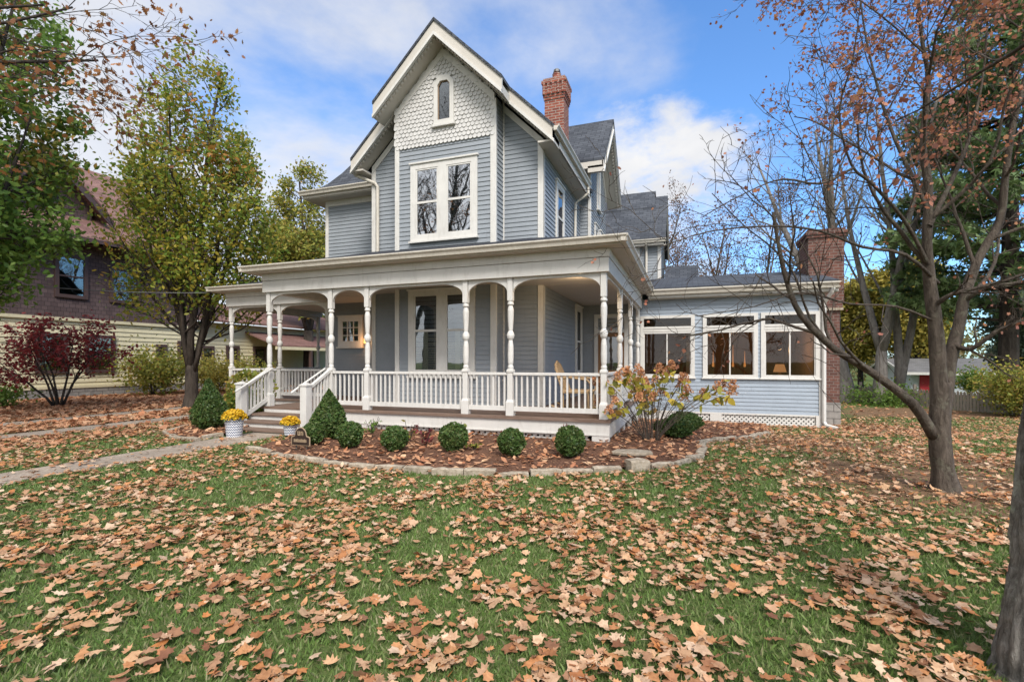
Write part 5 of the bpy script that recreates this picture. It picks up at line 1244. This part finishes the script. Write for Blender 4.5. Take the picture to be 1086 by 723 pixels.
# mum pots
def mum(x, y, z, r, h, label):
    t = thing('flower_pot', label, 'plant pot', (x, y, z), 'potted yellow mums by the steps'); rng = np.random.default_rng(int(abs(x) * 100))
    m = MB(); m.lathe([(r * .78, z), (r * .80, z + .01), (r * .98, z + h * .9), (r * 1.05, z + h * .92), (r * 1.05, z + h), (r * .93, z + h), (r * .9, z + h * .88)], (x, y, 0), 28); m.build('pot', CHEVRON, t, uv=False)
    p = shell_pts(700, None, rng, .25); p[:, 2] = np.abs(p[:, 2]); C = p * np.array([r * 1.3, r * 1.3, r * 1.05]) + np.array([x, y, z + h * .95]); leaf_obj('flowers', leaves(C, .04, STAR, .3, rng=rng), L_MUM, t, t.location)
    p = shell_pts(350, None, rng, .4); p[:, 2] = np.abs(p[:, 2]) * .8 - .08; C = p * np.array([r * 1.3, r * 1.3, r * .9]) + np.array([x, y, z + h * .95]); leaf_obj('foliage', leaves(C, .055, LEAF6, .2, rng=rng), L_BOX, t, t.location)
mum(-6.62, -1.66, .01, .165, .36, 'chevron patterned pot of yellow mums on the walk left of the steps')
mum(-5.62, -1.32, .05, .13, .22, 'smaller chevron pot of yellow mums at the right foot of the steps')

# arched plaque
sx, sy = -4.30, -2.46
t = thing('address_plaque', 'dark bronze arched address plaque on a stake in front of a boxwood', 'sign', (sx, sy, .05)); SG = W((sx, sy), '-y')
def arch(k):
    p = [(-.17 * k, .12 - (k - 1) * .12), (.17 * k, .12 - (k - 1) * .12), (.17 * k, .24 + (k - 1) * .1), (.11 * k, .26 + (k - 1) * .1)]
    for i in range(9): a = PI * i / 8; p.append((.105 * k * math.cos(a), .27 + .12 * k * math.sin(a)))
    return p + [(-.11 * k, .26 + (k - 1) * .1), (-.17 * k, .24 + (k - 1) * .1)]
m = MB(); SG.poly(m, arch(1.06), 0, .012); m.build('border', BRASS, t); m = MB(); SG.poly(m, arch(.97), .0125, .018); m.build('panel', BRONZE, t)
m = MB()
for i, (a, z0, z1) in enumerate(((-.05, .27, .335), (-.045, .27, .285), (-.02, .27, .335), (.01, .27, .335), (.03, .32, .335), (.045, .27, .335))): SG.box(m, a, a + (.012 if i not in (1, 4) else .025), z0, z1, .018, .023)
for i in range(11): SG.box(m, -.125 + i * .023, -.112 + i * .023, .165, .165 + (.045 if i % 3 else .05), .018, .022)
m.build('lettering', BRASS, t)
m = MB()
m.build('stake', METAL, t) if m.v else None
for a in (-.1, .1): m = MB(); SG.box(m, a - .01, a + .01, -.1, .13, -.012, 0); m.build('stake', METAL, t)

# ------------------------------------------------------------------ neighbours
NX = -21.5
Nh = thing('neighbour_house', 'yellow clapboard house with brown shingled upper storey and reddish roof at the left', 'house', (NX - 4, 5, 0)); WN = W((NX, 0), '+x')
def npart(n, m, mat, parent=None, **k): return m.build(n, mat, parent or Nh, **k)
mb = MB(); siding(mb, WN, [(-4, .4), (9, .4), (9, 3.05), (-4, 3.05)], exp=.19, t=.03); npart('wall', mb, YELLOW)
mb = MB(); siding(mb, WN, [(9, .4), (22, .4), (22, 3.4), (9, 3.4)], exp=.19, t=.03); npart('wall', mb, YELLOW)
mb = MB(); WN.box(mb, -4, 9, 3.05, 6.2, -.2, .02); npart('shingled_wall', mb, BRSHING)
mb = MB(); mb.box(NX - 10, NX - .2, -4, 9, .4, 6.2); npart('house_core', mb, DARKIN)
mb = MB(); WN.box(mb, -4.05, 22.0, -.3, .4, -.2, .05); npart('foundation', mb, STONE)
mb = MB(); WN.box(mb, -4, 9.02, 3.0, 3.12, 0, .1); WN.box(mb, -4, 9.02, .36, .46, 0, .08); npart('band_board', mb, YELLOW)
mb = MB(); slab(mb, [(NX + .8, -4.8, 6.25), (NX + .8, 9.6, 6.25), (-27.5, 9.6, 11.2), (-27.5, -4.8, 11.2)], .12); slab(mb, [(-27.5, -4.8, 11.2), (-27.5, 9.6, 11.2), (-34, 9.6, 6.25), (-34, -4.8, 6.25)], .12); nr = npart('roof', mb, ROOF_B)
mb = MB(); mb.box(NX + .0, NX + .82, -4.8, 9.6, 6.02, 6.09); mb.box(NX + .76, NX + .82, -4.8, 9.6, 6.02, 6.24); npart('eave', mb, BROWNTRIM)
mb = MB(); slab(mb, [(NX + .6, 8.6, 3.5), (NX + .6, 22.4, 3.5), (-26, 22.4, 5.0), (-26, 8.6, 5.0)], .1); npart('roof', mb, ROOF_B)
# dormer gable facing the drive
dY, dZ = 3.2, 9.55
m = MB(); WD = W((NX - .6, 0), '+x'); WD.poly(m, [(dY - 1.6, 6.6), (dY + 1.6, 6.6), (dY + 1.6, 7.9), (dY, dZ - .1), (dY - 1.6, 7.9)], -2.5, 0); npart('dormer_wall', m, BRSHING)
m = MB(); slab(m, [(-27, dY - 2.1, 7.4), (NX, dY - 2.1, 7.4), (NX, dY, dZ), (-27, dY, dZ)], .1); slab(m, [(-27, dY, dZ), (NX, dY, dZ), (NX, dY + 2.1, 7.4), (-27, dY + 2.1, 7.4)], .1); npart('dormer_roof', m, ROOF_B)
for s in (-1, 1): m = MB(); WD.poly(m, [(dY, dZ - .1), (dY + s * 2.1, 7.3), (dY + s * 2.1, 7.0), (dY, dZ - .4)], .52, .58); npart('rake_board', m, BROWNTRIM)
m = MB(); WD.poly(m, [(dY - .45, 7.75), (dY + .45, 7.75), (dY + .45, 8.1), (dY, 8.7), (dY - .45, 8.1)], .0, .05); npart('dormer_window', m, DARKIN)
def nwin(a0, a1, z0, z1):
    m = MB(); c = .13; WN.box(m, a0, a0 + c, z0, z1, -.02, .09); WN.box(m, a1 - c, a1, z0, z1, -.02, .09); WN.box(m, a0 + c, a1 - c, z1 - c, z1, -.02, .09); WN.box(m, a0 + c, a1 - c, z0, z0 + c, -.02, .10); zm = (z0 + z1) / 2; WN.box(m, a0 + c, a1 - c, zm - .03, zm + .03, .03, .07)
    w = npart('window', m, BROWNTRIM); m = MB(); WN.box(m, a0 + c, a1 - c, z0 + c, z1 - c, .04, .045); m.build('pane', GLASS, w, uv=False); m = MB(); WN.box(m, a0 + c, a1 - c, z0 + c, z1 - c, .024, .03); m.build('unlit_room_sheet', DARKIN, w, uv=False)
for a in ((2.6, 3.6, .95, 2.5), (4.2, 5.3, .95, 2.5), (7.0, 7.5, .9, 2.2), (8.0, 8.7, 1.5, 2.4), (9.2, 9.9, .9, 2.2), (10.6, 11.4, .95, 2.25), (12.3, 13.2, .95, 2.25), (3.2, 4.3, 3.9, 5.6), (5.1, 6.3, 3.9, 5.4), (0, 1, .95, 2.5)): nwin(*a)
mb = MB(); slab(mb, [(-19.3, 11.8, 2.3), (-19.3, 19, 2.3), (-21.6, 19, 3.1), (-21.6, 11.8, 3.1)], .08); npart('porch_roof', mb, ROOF_B)
m = MB(); m.box(-19.35, -19.25, 11.8, 19, 2.05, 2.22); npart('porch_beam', m, YELLOW)
for yy in (12.0, 14.3, 16.6, 18.9): m = MB(); m.box(-19.4, -19.25, yy, yy + .15, 0, 2.05); npart('porch_post', m, BROWNTRIM)

# garage behind the fence
gx, gy = 16.2, 29.0
G = thing('garage', 'small white garage with grey gable roof and a red door beyond the fence', 'garage', (gx, gy, -.5)); a_ = math.radians(14)
m = MB(); m.box(gx - 2.4, gx + 2.4, gy - 2.2, gy + 3, -1.6, .92); m.prism([(gx - 2.4, gy - 2.2, .92), (gx - 2.4, gy + 3, .92), (gx - 2.4, gy + .4, 1.5)], (4.8, 0, 0)); m.build('wall', GARAGE, G)
m = MB(); slab(m, [(gx - 3.0, gy - 2.9, 0.77), (gx + 2.8, gy - 2.9, 0.77), (gx + 2.8, gy + .4, 1.60), (gx - 3.0, gy + .4, 1.60)], .1); slab(m, [(gx - 3.0, gy + .4, 1.60), (gx + 2.8, gy + .4, 1.60), (gx + 2.8, gy + 3.7, 0.77), (gx - 3.0, gy + 3.7, 0.77)], .1); m.build('roof', ROOF_G, G)
m = MB(); m.prism([(gx - 3.05, gy - 2.95, 0.64), (gx - 3.05, gy - 2.95, 0.79), (gx - 3.05, gy + .4, 1.64), (gx - 3.05, gy + 3.75, 0.79), (gx - 3.05, gy + 3.75, 0.64), (gx - 3.05, gy + .4, 1.48)], (.05, 0, 0)); m.box(gx - 3, gx + 2.8, gy - 2.97, gy - 2.91, 0.64, 0.79); m.build('fascia', WHITE, G)
m = MB(); m.box(gx - 2.0, gx - 1.4, gy - 2.26, gy - 2.2, -1.5, .70); d_ = m.build('door', RED, G); m = MB(); m.lathe([(.03, 0), (.04, .03)], (gx - 1.5, gy - 2.3, -.4), 8); m.build('handle', METAL, d_)
m = MB(); m.box(gx + 1.0, gx + 2.0, gy - 2.25, gy - 2.2, -.4, .6); m.build('window', DARKIN, G)

# fence
FA = Vector((8.9, 18.6, -.5)); FB = Vector((14.6, 11.2, -.5)); fd = (FB - FA); fl_ = fd.length; fd.normalize(); fnrm = Vector((-fd.y, fd.x, 0))
Fo = thing('wooden_fence', 'weathered grey wooden picket fence across the back yard at the right', 'fence', tuple(FA)); proto = None
for zz in (.2, .56):
    m = MB(); m.bar(FA + fnrm * .04 + Vector((0, 0, zz)), FB + fnrm * .04 + Vector((0, 0, zz)), .04, .08); m.build('rail', FENCEWOOD, Fo)
np_ = 86
for i in range(np_):
    q = FA + fd * (fl_ * (i + .5) / np_); w2 = fd * .042; th = fnrm * .012; h = rnd.uniform(.68, .78)
    if i < 6:
        m = MB(); base = [q - w2, q + w2, q + w2 + Vector((0, 0, h - .05)), q + Vector((0, 0, h)), q - w2 + Vector((0, 0, h - .05))]; m.prism([tuple(v - th) for v in base], tuple(th * 2)); proto = proto or []; proto.append((m.build('picket', FENCEWOOD, Fo, uv=False), q.copy()))
    else:
        s, q0 = proto[i % 6]; c = s.copy(); COL.objects.link(c); c.parent = Fo; c.location = q - q0 
for i in range(5):
    q = FA + fd * (fl_ * i / 4) + fnrm * .11; m = MB(); m.box(q.x - .05, q.x + .05, q.y - .05, q.y + .05, -.7, .45); m.build('fence_post', FENCEWOOD, Fo, uv=False)
# gate frame
gp = pt(6.85, 19.6, -.45); t = thing('metal_gate', 'small white pipe gate with diagonal brace beside the brick chimney', 'gate', tuple(gp)); r = Vector((Rv[0], Rv[1], 0)) * .45
m = MB(); m.tube([gp - r, gp - r + Vector((0, 0, 1.1)), gp + r * .3 + Vector((0, 0, 1.1)), gp + r * .3], .035, 6); m.build('gate_frame', GARAGE, t, uv=False)
m = MB(); m.tube([gp - r + Vector((0, 0, .75)), gp + r * .3 + Vector((0, 0, .05))], .03, 6); m.build('brace', GARAGE, t, uv=False)

# cable
m = MB(); A = ppx(-160, 276, 12); B = Vector((-11.1, 1.6, 3.35)); pts = []
for i in range(25): u = i / 24; p = A.lerp(B, u); p.z -= .25 * 4 * u * (1 - u); pts.append(p)
m.tube(pts, .011, 5); o = m.build('overhead_cable', CABLE, uv=False); tag(o, 'thin grey overhead cable running from the left edge to the porch roof', 'cable')

# far woods
rng = np.random.default_rng(77); C = []
for _ in range(70):
    a = rng.uniform(-1.25, 1.25); d = rng.uniform(48, 75); c = pt(math.tan(a) * d if abs(a) < 1.2 else d * 2.5 * np.sign(a), d, 0); hgt = rng.uniform(4.0, 7.5) * (1.0 if a < 0 else 1.15); w = rng.uniform(2.5, 4.5)
    n = 900; p = rng.normal(size=(n, 3)); p /= np.linalg.norm(p, axis=1, keepdims=True); p *= rng.random((n, 1)) ** .4
    C.append(p * np.array([w, w, hgt / 2]) + np.array([c.x, c.y, hgt / 2 - .6]))
C = np.concatenate(C); o = leaf_obj('distant_woods', leaves(C, .5, LEAF6, .1, rng=rng), L_FAR); tag(o, 'hazy belt of far autumn trees and shrubs along the horizon', 'woods', kind='stuff')

# ------------------------------------------------------------------ lawn: grass blades and fallen leaves
def to_world(lat, dep): return CA[0] + Fv[0] * dep + Rv[0] * lat, CA[1] + Fv[1] * dep + Rv[1] * lat
def in_poly_np(poly, x, y):
    c = np.zeros(len(x), bool); n = len(poly); j = n - 1
    for i in range(n):
        xi, yi = poly[i]; xj, yj = poly[j]; k = ((yi > y) != (yj > y)) & (x < (xj - xi) * (y - yi) / (yj - yi + 1e-12) + xi); c ^= k; j = i
    return c
def field(x, y, s, o=0.): return np.array([mnoise.fractal((a * s + o, b * s, o), .6, 2.1, 4) for a, b in zip(x, y)])
def solid(x, y):   # where house / steps / walk stand
    return ((x > -7.65) & (x < .12) & (y > -.1)) | ((x > -7.7) & (x < -5.7) & (y > -1.1)) | ((y > 6.2) & (x > -12) & (x < 4.75)) | ((x > -11) & (x < 0) & (y > 1.7)) | ((x > 4.7) & (x < 5.55) & (y > 7.5) & (y < 9))
rng = np.random.default_rng(101)
NB = 640000
dep = .7 + 16 * rng.random(NB) ** 1.75; lat = (rng.random(NB) * 2 - 1) * (dep * 1.1 + 2.6); x, y = to_world(lat, dep)
ok = ~solid(x, y) & ~in_poly_np(BED, x, y) & ~in_poly_np(BED2, x, y) & ~((x > -6.77) & (x < -5.9)) & ~((x > -13.4) & (x < -12.6)) & ~((x > -11) & (x < -10.2))
x, y, dep = x[ok], y[ok], dep[ok]
f = field(x, y, .45, 3.)
bare = np.zeros(len(x))
for (bx0, by0), r_ in (((4.2, -1.4), 2.0), ((3.6, 2.0), 2.6), ((5.8, 6.6), 3.0), ((4.9, .4), 1.8)): bare = np.maximum(bare, np.clip(1.25 - np.hypot(x - bx0, y - by0) / r_, 0, 1))
bare = np.maximum(bare, np.clip((-9 - x) / 3, 0, .9))
ok = rng.random(len(x)) > np.clip(bare * 1.0 + np.clip(-f * .9 - .05, 0, .6), 0, .96); x, y, dep = x[ok], y[ok], dep[ok]; n = len(x)
z = np.array([ground_z(a, b) for a, b in zip(x, y)]); h = (.016 + .030 * rng.random(n) ** 1.5) * (1 + .02 * dep); a = rng.random(n) * 2 * PI; w = (.0019 + .0012 * dep) * (.7 + .6 * rng.random(n)); ln = h * (.2 + .8 * rng.random(n)); b = rng.random(n) * 2 * PI
V = np.zeros((n, 4, 3)); base = np.stack([x, y, z - .005], 1); ww = np.stack([np.cos(a), np.sin(a), np.zeros(n)], 1) * w[:, None]; lean = np.stack([np.cos(b) * ln, np.sin(b) * ln, h], 1)
V[:, 0] = base - ww; V[:, 1] = base + ww; V[:, 2] = base + lean * np.array([.45, .45, .62]) + ww * .7; V[:, 3] = base + lean
g = leaf_obj('grass', V, GRASSM); tag(g, 'short green lawn grass in front of the house', 'grass', kind='stuff')

def litter_shape(kind):
    return STAR if kind == 0 else OAK
def lay(x, y, size, rng, zoff=.0, shape=STAR):
    n = len(x); z = np.array([ground_z(a, b) for a, b in zip(x, y)]) + zoff; c = np.stack([x, y, z], 1)
    nr = rng.normal(size=(n, 3)) * .24 + np.array([0, 0, 1]); nr /= np.linalg.norm(nr, axis=1, keepdims=True); t = rng.normal(size=(n, 3)); t -= nr * (t * nr).sum(1, keepdims=True); t /= np.linalg.norm(t, axis=1, keepdims=True); b = np.cross(nr, t)
    s = size * (.45 + 1.0 * rng.random(n) ** 1.3); sx = .75 + .35 * rng.random(n)
    V = c[:, None, :] + s[:, None, None] * (shape[None, :, 0, None] * t[:, None, :] * sx[:, None, None] + shape[None, :, 1, None] * b[:, None, :])
    rr = (shape ** 2).sum(1); V += (s * rng.uniform(-.4, .9, n))[:, None, None] * rr[None, :, None] * nr[:, None, :]
    fold = (s * rng.uniform(-.3, .55, n))[:, None, None] * np.abs(shape[None, :, 0, None]) * nr[:, None, :]; V += fold
    low = V[:, :, 2].min(1) - z; V[:, :, 2] -= np.where(low < -.012, low + .012, 0)[:, None]
    return V
rng = np.random.default_rng(202); NLt = 205000
dep = .8 + 16 * rng.random(NLt) ** 1.45; lat = (rng.random(NLt) * 2 - 1) * (dep * 1.1 + 2.4); x, y = to_world(lat, dep)
ok = ~solid(x, y) & ~in_poly_np(BED, x, y) & ~in_poly_np(BED2, x, y); x, y, dep = x[ok], y[ok], dep[ok]
f = field(x, y, .8, 9.); f2 = field(x, y, 2.6, 5.)
dens = 1.0 * np.clip(.37 + .5 * f + .55 * f2, .06, 1) * np.clip(.50 + (dep - 2.0) * .12, .40, .95)
dens = np.where((x > -6.75) & (x < -5.92), dens * .22, dens); dens = np.where(((x > -13.4) & (x < -12.6)) | ((x > -11) & (x < -10.2)), dens * .05, dens)
dens = np.where((x > -9.6) & (x < -7.1), dens * 1.3, dens)
ok = rng.random(len(x)) < dens; x, y, dep = x[ok], y[ok], dep[ok]
order = np.argsort(dep); x, y, dep = x[order], y[order], dep[order]
print('litter', len(x))
# the 300 nearest in view are leaves of their own
inview = np.where((np.abs((np.stack([x, y], 1) - np.array(CA[:2])) @ np.array(Rv)) < dep * 1.04) & (dep > 2.2))[0][:300]
rest = np.setdiff1d(np.arange(len(x)), inview)
protoL = []
for k in range(12):
    V = lay(np.zeros(1), np.zeros(1), .064, np.random.default_rng(300 + k), 0, (STAR, STAR, OAK, STAR, LEAF6, OAK)[k % 6]); V[:, :, 2] -= ground_z(0, 0) - .0
    protoL.append(leaf_obj('fallen_leaf', V, LITTER))
LL = 'dry curled tan to rust brown fallen leaf lying on the grass nearest the camera'
for i, k in enumerate(inview):
    s = protoL[i % 12]; o = s if i < 12 else s.copy()
    if i >= 12: COL.objects.link(o)
    o.location = (x[k], y[k], ground_z(x[k], y[k]) + .03 + .015 * rng.random()); o.rotation_euler = (rng.normal() * .12, rng.normal() * .12, rng.random() * 6.28); q = .6 + .75 * rng.random(); o.scale = (q, q * (.75 + .4 * rng.random()), q)
    tag(o, LL, 'leaf', 'fallen leaves nearest the camera')
xr_, yr_ = x[rest], y[rest]; u_ = rng.random(len(xr_)); half = u_ < .27; oval = u_ > .84; star = ~half & ~oval
Vv = lay(xr_[oval], yr_[oval], .062, rng, .028, LEAF6); Vs = lay(xr_[star], yr_[star], .064, rng, .032, STAR); Vo = lay(xr_[half], yr_[half], .074, rng, .032, OAK)
def litter_obj(Vs_list, mat, label):
    me = None; tot = []; ls = []; lt_ = []; off = 0
    for V in Vs_list:
        N, k, _ = V.shape; tot.append(V.reshape(-1, 3)); ls.append(off + np.arange(0, N * k, k)); lt_.append(np.full(N, k)); off += N * k
    co = np.concatenate(tot).astype(np.float32); me = bpy.data.meshes.new('fallen_leaves'); me.vertices.add(len(co)); me.vertices.foreach_set('co', co.ravel()); me.loops.add(len(co)); me.loops.foreach_set('vertex_index', np.arange(len(co), dtype=np.int32))
    s = np.concatenate(ls).astype(np.int32); q = np.concatenate(lt_).astype(np.int32); me.polygons.add(len(s)); me.polygons.foreach_set('loop_start', s); me.polygons.foreach_set('loop_total', q); me.update(calc_edges=True); me.materials.append(mat)
    o = bpy.data.objects.new('fallen_leaves', me); COL.objects.link(o); return tag(o, label, 'leaves', kind='stuff')
litter_obj([Vs, Vo, Vv], LITTER, 'dry tan leaves scattered over the lawn beyond the nearest ones')
# leaves on the beds, drive and back yard
def scatter(n, x0, x1, y0, y1, test, size, seed, zoff=.04):
    r = np.random.default_rng(seed); x = r.uniform(x0, x1, n); y = r.uniform(y0, y1, n); k = test(x, y); x, y = x[k], y[k]; return lay(x, y, size, r, zoff, LEAF6 if size < .1 else STAR)
V1 = scatter(7000, -6, 3.4, -3.2, 6.2, lambda a, b: in_poly_np(BED, a, b) & ((a > 0) | (np.random.default_rng(1).random(len(a)) < .85)), .095, 1, .075)
V2 = scatter(700, -8.8, -6.8, -2.3, -.1, lambda a, b: in_poly_np(BED2, a, b), .095, 2, .075)
litter_obj([V1, V2], LITTER_O, 'orange brown leaves lying on the mulch of the planting beds')
no_drive = lambda a, b: ~(((a > -13.4) & (a < -12.6)) | ((a > -11.0) & (a < -10.2))) | (np.random.default_rng(5).random(len(a)) < .04)
V3 = scatter(44000, -21.3, -8.5, -6, 14, lambda a, b: no_drive(a, b) & ~solid(a, b) & (np.random.default_rng(6).random(len(a)) < np.where(a < -11, .95, .5)), .12, 3, .02)
V4 = scatter(24000, 1.8, 26, 0, 22, lambda a, b: ~solid(a, b) & ~in_poly_np(BED, a, b) & (np.random.default_rng(7).random(len(a)) < np.clip(1.3 - np.hypot(a - 5.0, b - 6.2) / 3.2, .2, 1)), .105, 4, .02)
litter_obj([V3], LITTER_O, 'orange leaves covering the verge between the driveway tracks and the yellow house')
litter_obj([V4], LITTER_O, 'brown leaves strewn over the side and back lawn right of the sunroom')
print('leaf counts', NLEAF)

# ------------------------------------------------------------------ sky, sun, camera
world = bpy.data.worlds.new('World'); scene.world = world; world.use_nodes = True; N = world.node_tree.nodes; L = world.node_tree.links; N.clear()
SUN_EL = math.radians(46); SUN_AZ = math.atan2(.55, -.83)
sky = N.new('ShaderNodeTexSky'); sky.sky_type = 'NISHITA'; sky.sun_disc = False; sky.sun_elevation = SUN_EL; sky.sun_rotation = SUN_AZ; sky.air_density = 1.0; sky.dust_density = .6; sky.ozone_density = 2.0
tc = N.new('ShaderNodeTexCoord'); nv = N.new('ShaderNodeVectorMath'); nv.operation = 'NORMALIZE'; L.new(tc.outputs['Generated'], nv.inputs[0]); DIR = nv.outputs[0]
sp = N.new('ShaderNodeSeparateXYZ'); L.new(DIR, sp.inputs[0])
def MA(op, a, b=None, c=None, clamp=False):
    k = N.new('ShaderNodeMath'); k.operation = op; k.use_clamp = clamp
    for i, v in enumerate((a, b, c)):
        if v is None: continue
        if isinstance(v, (int, float)): k.inputs[i].default_value = v
        else: L.new(v, k.inputs[i])
    return k.outputs[0]
zc = MA('MAXIMUM', MA('ADD', sp.outputs[2], .22), .05)
cb = N.new('ShaderNodeCombineXYZ'); L.new(MA('DIVIDE', sp.outputs[0], zc), cb.inputs[0]); L.new(MA('DIVIDE', sp.outputs[1], zc), cb.inputs[1]); cb.inputs[2].default_value = .35
def wn(scale, det, rough, dist=0, off=0):
    mp = N.new('ShaderNodeMapping'); mp.inputs['Location'].default_value = (off, off * .7, 0); L.new(cb.outputs[0], mp.inputs[0])
    n = N.new('ShaderNodeTexNoise'); n.inputs['Scale'].default_value = scale; n.inputs['Detail'].default_value = det; n.inputs['Roughness'].default_value = rough; n.inputs['Distortion'].default_value = dist; L.new(mp.outputs[0], n.inputs['Vector']); return n.outputs[0]
def toward(v):
    v = Vector(v).normalized(); d = N.new('ShaderNodeVectorMath'); d.operation = 'DOT_PRODUCT'; L.new(DIR, d.inputs[0]); d.inputs[1].default_value = v; return d.outputs['Value']
def pdir(px, py): r = (px - 543) / 520; return (Fv[0] + Rv[0] * r, Fv[1] + Rv[1] * r, (383 - py) / 520)
left = toward((-Rv[0], -Rv[1], 0))
n1 = wn(1.15, 8, .56, .25, 1.3)
bias = MA('MULTIPLY_ADD', left, .36, .085)
low = MA('MULTIPLY', MA('SUBTRACT', .42, sp.outputs[2], clamp=True), .55)
back = toward((-Fv[0], -Fv[1], .5))  # extra clouds out of view behind the camera, added as neutral fill
m1 = MA('ADD', MA('ADD', MA('ADD', n1, bias), low), MA('MULTIPLY', MA('MAXIMUM', back, -.2), .30))
mr = N.new('ShaderNodeMapRange'); mr.interpolation_type = 'SMOOTHSTEP'; mr.inputs[1].default_value = .47; mr.inputs[2].default_value = .74; L.new(m1, mr.inputs[0])
# bright cumulus bank to the right of the gable
def lump(px, py, c0, c1):
    d = toward(pdir(px, py)); q = MA('ADD', d, MA('MULTIPLY', MA('SUBTRACT', wn(5.5, 7, .6, .1, 4), .5), .016)); r = N.new('ShaderNodeMapRange'); r.interpolation_type = 'SMOOTHSTEP'; r.inputs[1].default_value = c0 - .0035; r.inputs[2].default_value = c1 + .0012; L.new(q, r.inputs[0]); return r.outputs[0]
cum = MA('MAXIMUM', lump(712, 172, .9962, .9984), lump(672, 178, .9966, .9986)); cum = MA('MAXIMUM', cum, lump(750, 176, .9982, .9996))
cl = MA('MAXIMUM', MA('MULTIPLY', mr.outputs[0], .92), cum)
shade = ramp(N, [(.3, (3.1, 3.2, 3.45)), (.7, (4.0, 4.0, 4.05))]); L.new(wn(2.3, 6, .6, .2, 7), shade.inputs[0])
tint = N.new('ShaderNodeMixRGB'); tint.blend_type = 'MULTIPLY'; tint.inputs[0].default_value = 1; L.new(sky.outputs[0], tint.inputs[1]); tint.inputs[2].default_value = (.66, .95, 1.22, 1)
cloud_fill = MA('MULTIPLY_ADD', MA('MAXIMUM', toward((math.sin(SUN_AZ) * math.cos(SUN_EL), math.cos(SUN_AZ) * math.cos(SUN_EL), math.sin(SUN_EL))), 0), 1.5, 1.0)   # unseen sun-side clouds brightened as added fill light
lit = N.new('ShaderNodeVectorMath'); lit.operation = 'SCALE'; L.new(shade.outputs[0], lit.inputs[0]); L.new(cloud_fill, lit.inputs['Scale'])
mx = N.new('ShaderNodeMixRGB'); L.new(cl, mx.inputs[0]); L.new(tint.outputs[0], mx.inputs[1]); L.new(lit.outputs[0], mx.inputs[2])
bg = N.new('ShaderNodeBackground'); bg.inputs[1].default_value = .10; L.new(mx.outputs[0], bg.inputs[0]); wo = N.new('ShaderNodeOutputWorld'); L.new(bg.outputs[0], wo.inputs[0])

sd = bpy.data.lights.new('sun', 'SUN'); sd.energy = 1.9; sd.angle = math.radians(20); sd.color = (1, .955, .90); so = bpy.data.objects.new('sun', sd); COL.objects.link(so)
sv = Vector((math.sin(SUN_AZ) * math.cos(SUN_EL), math.cos(SUN_AZ) * math.cos(SUN_EL), math.sin(SUN_EL))); so.rotation_euler = sv.to_track_quat('Z', 'Y').to_euler(); so.location = (10, -20, 30)

cam = bpy.data.cameras.new('camera'); co = bpy.data.objects.new('camera', cam); COL.objects.link(co); scene.camera = co
cam.sensor_width = 36; cam.lens = 520 / 1086 * 36; cam.shift_y = 21.5 / 1086; cam.clip_end = 2000; cam.clip_start = .05
co.location = CA; co.rotation_euler = (PI / 2, 0, ang_)
vs = scene.view_settings; vs.view_transform = 'Standard'; vs.look = 'None'; vs.gamma = 1; vs.use_curve_mapping = False; vs.exposure = 1.24
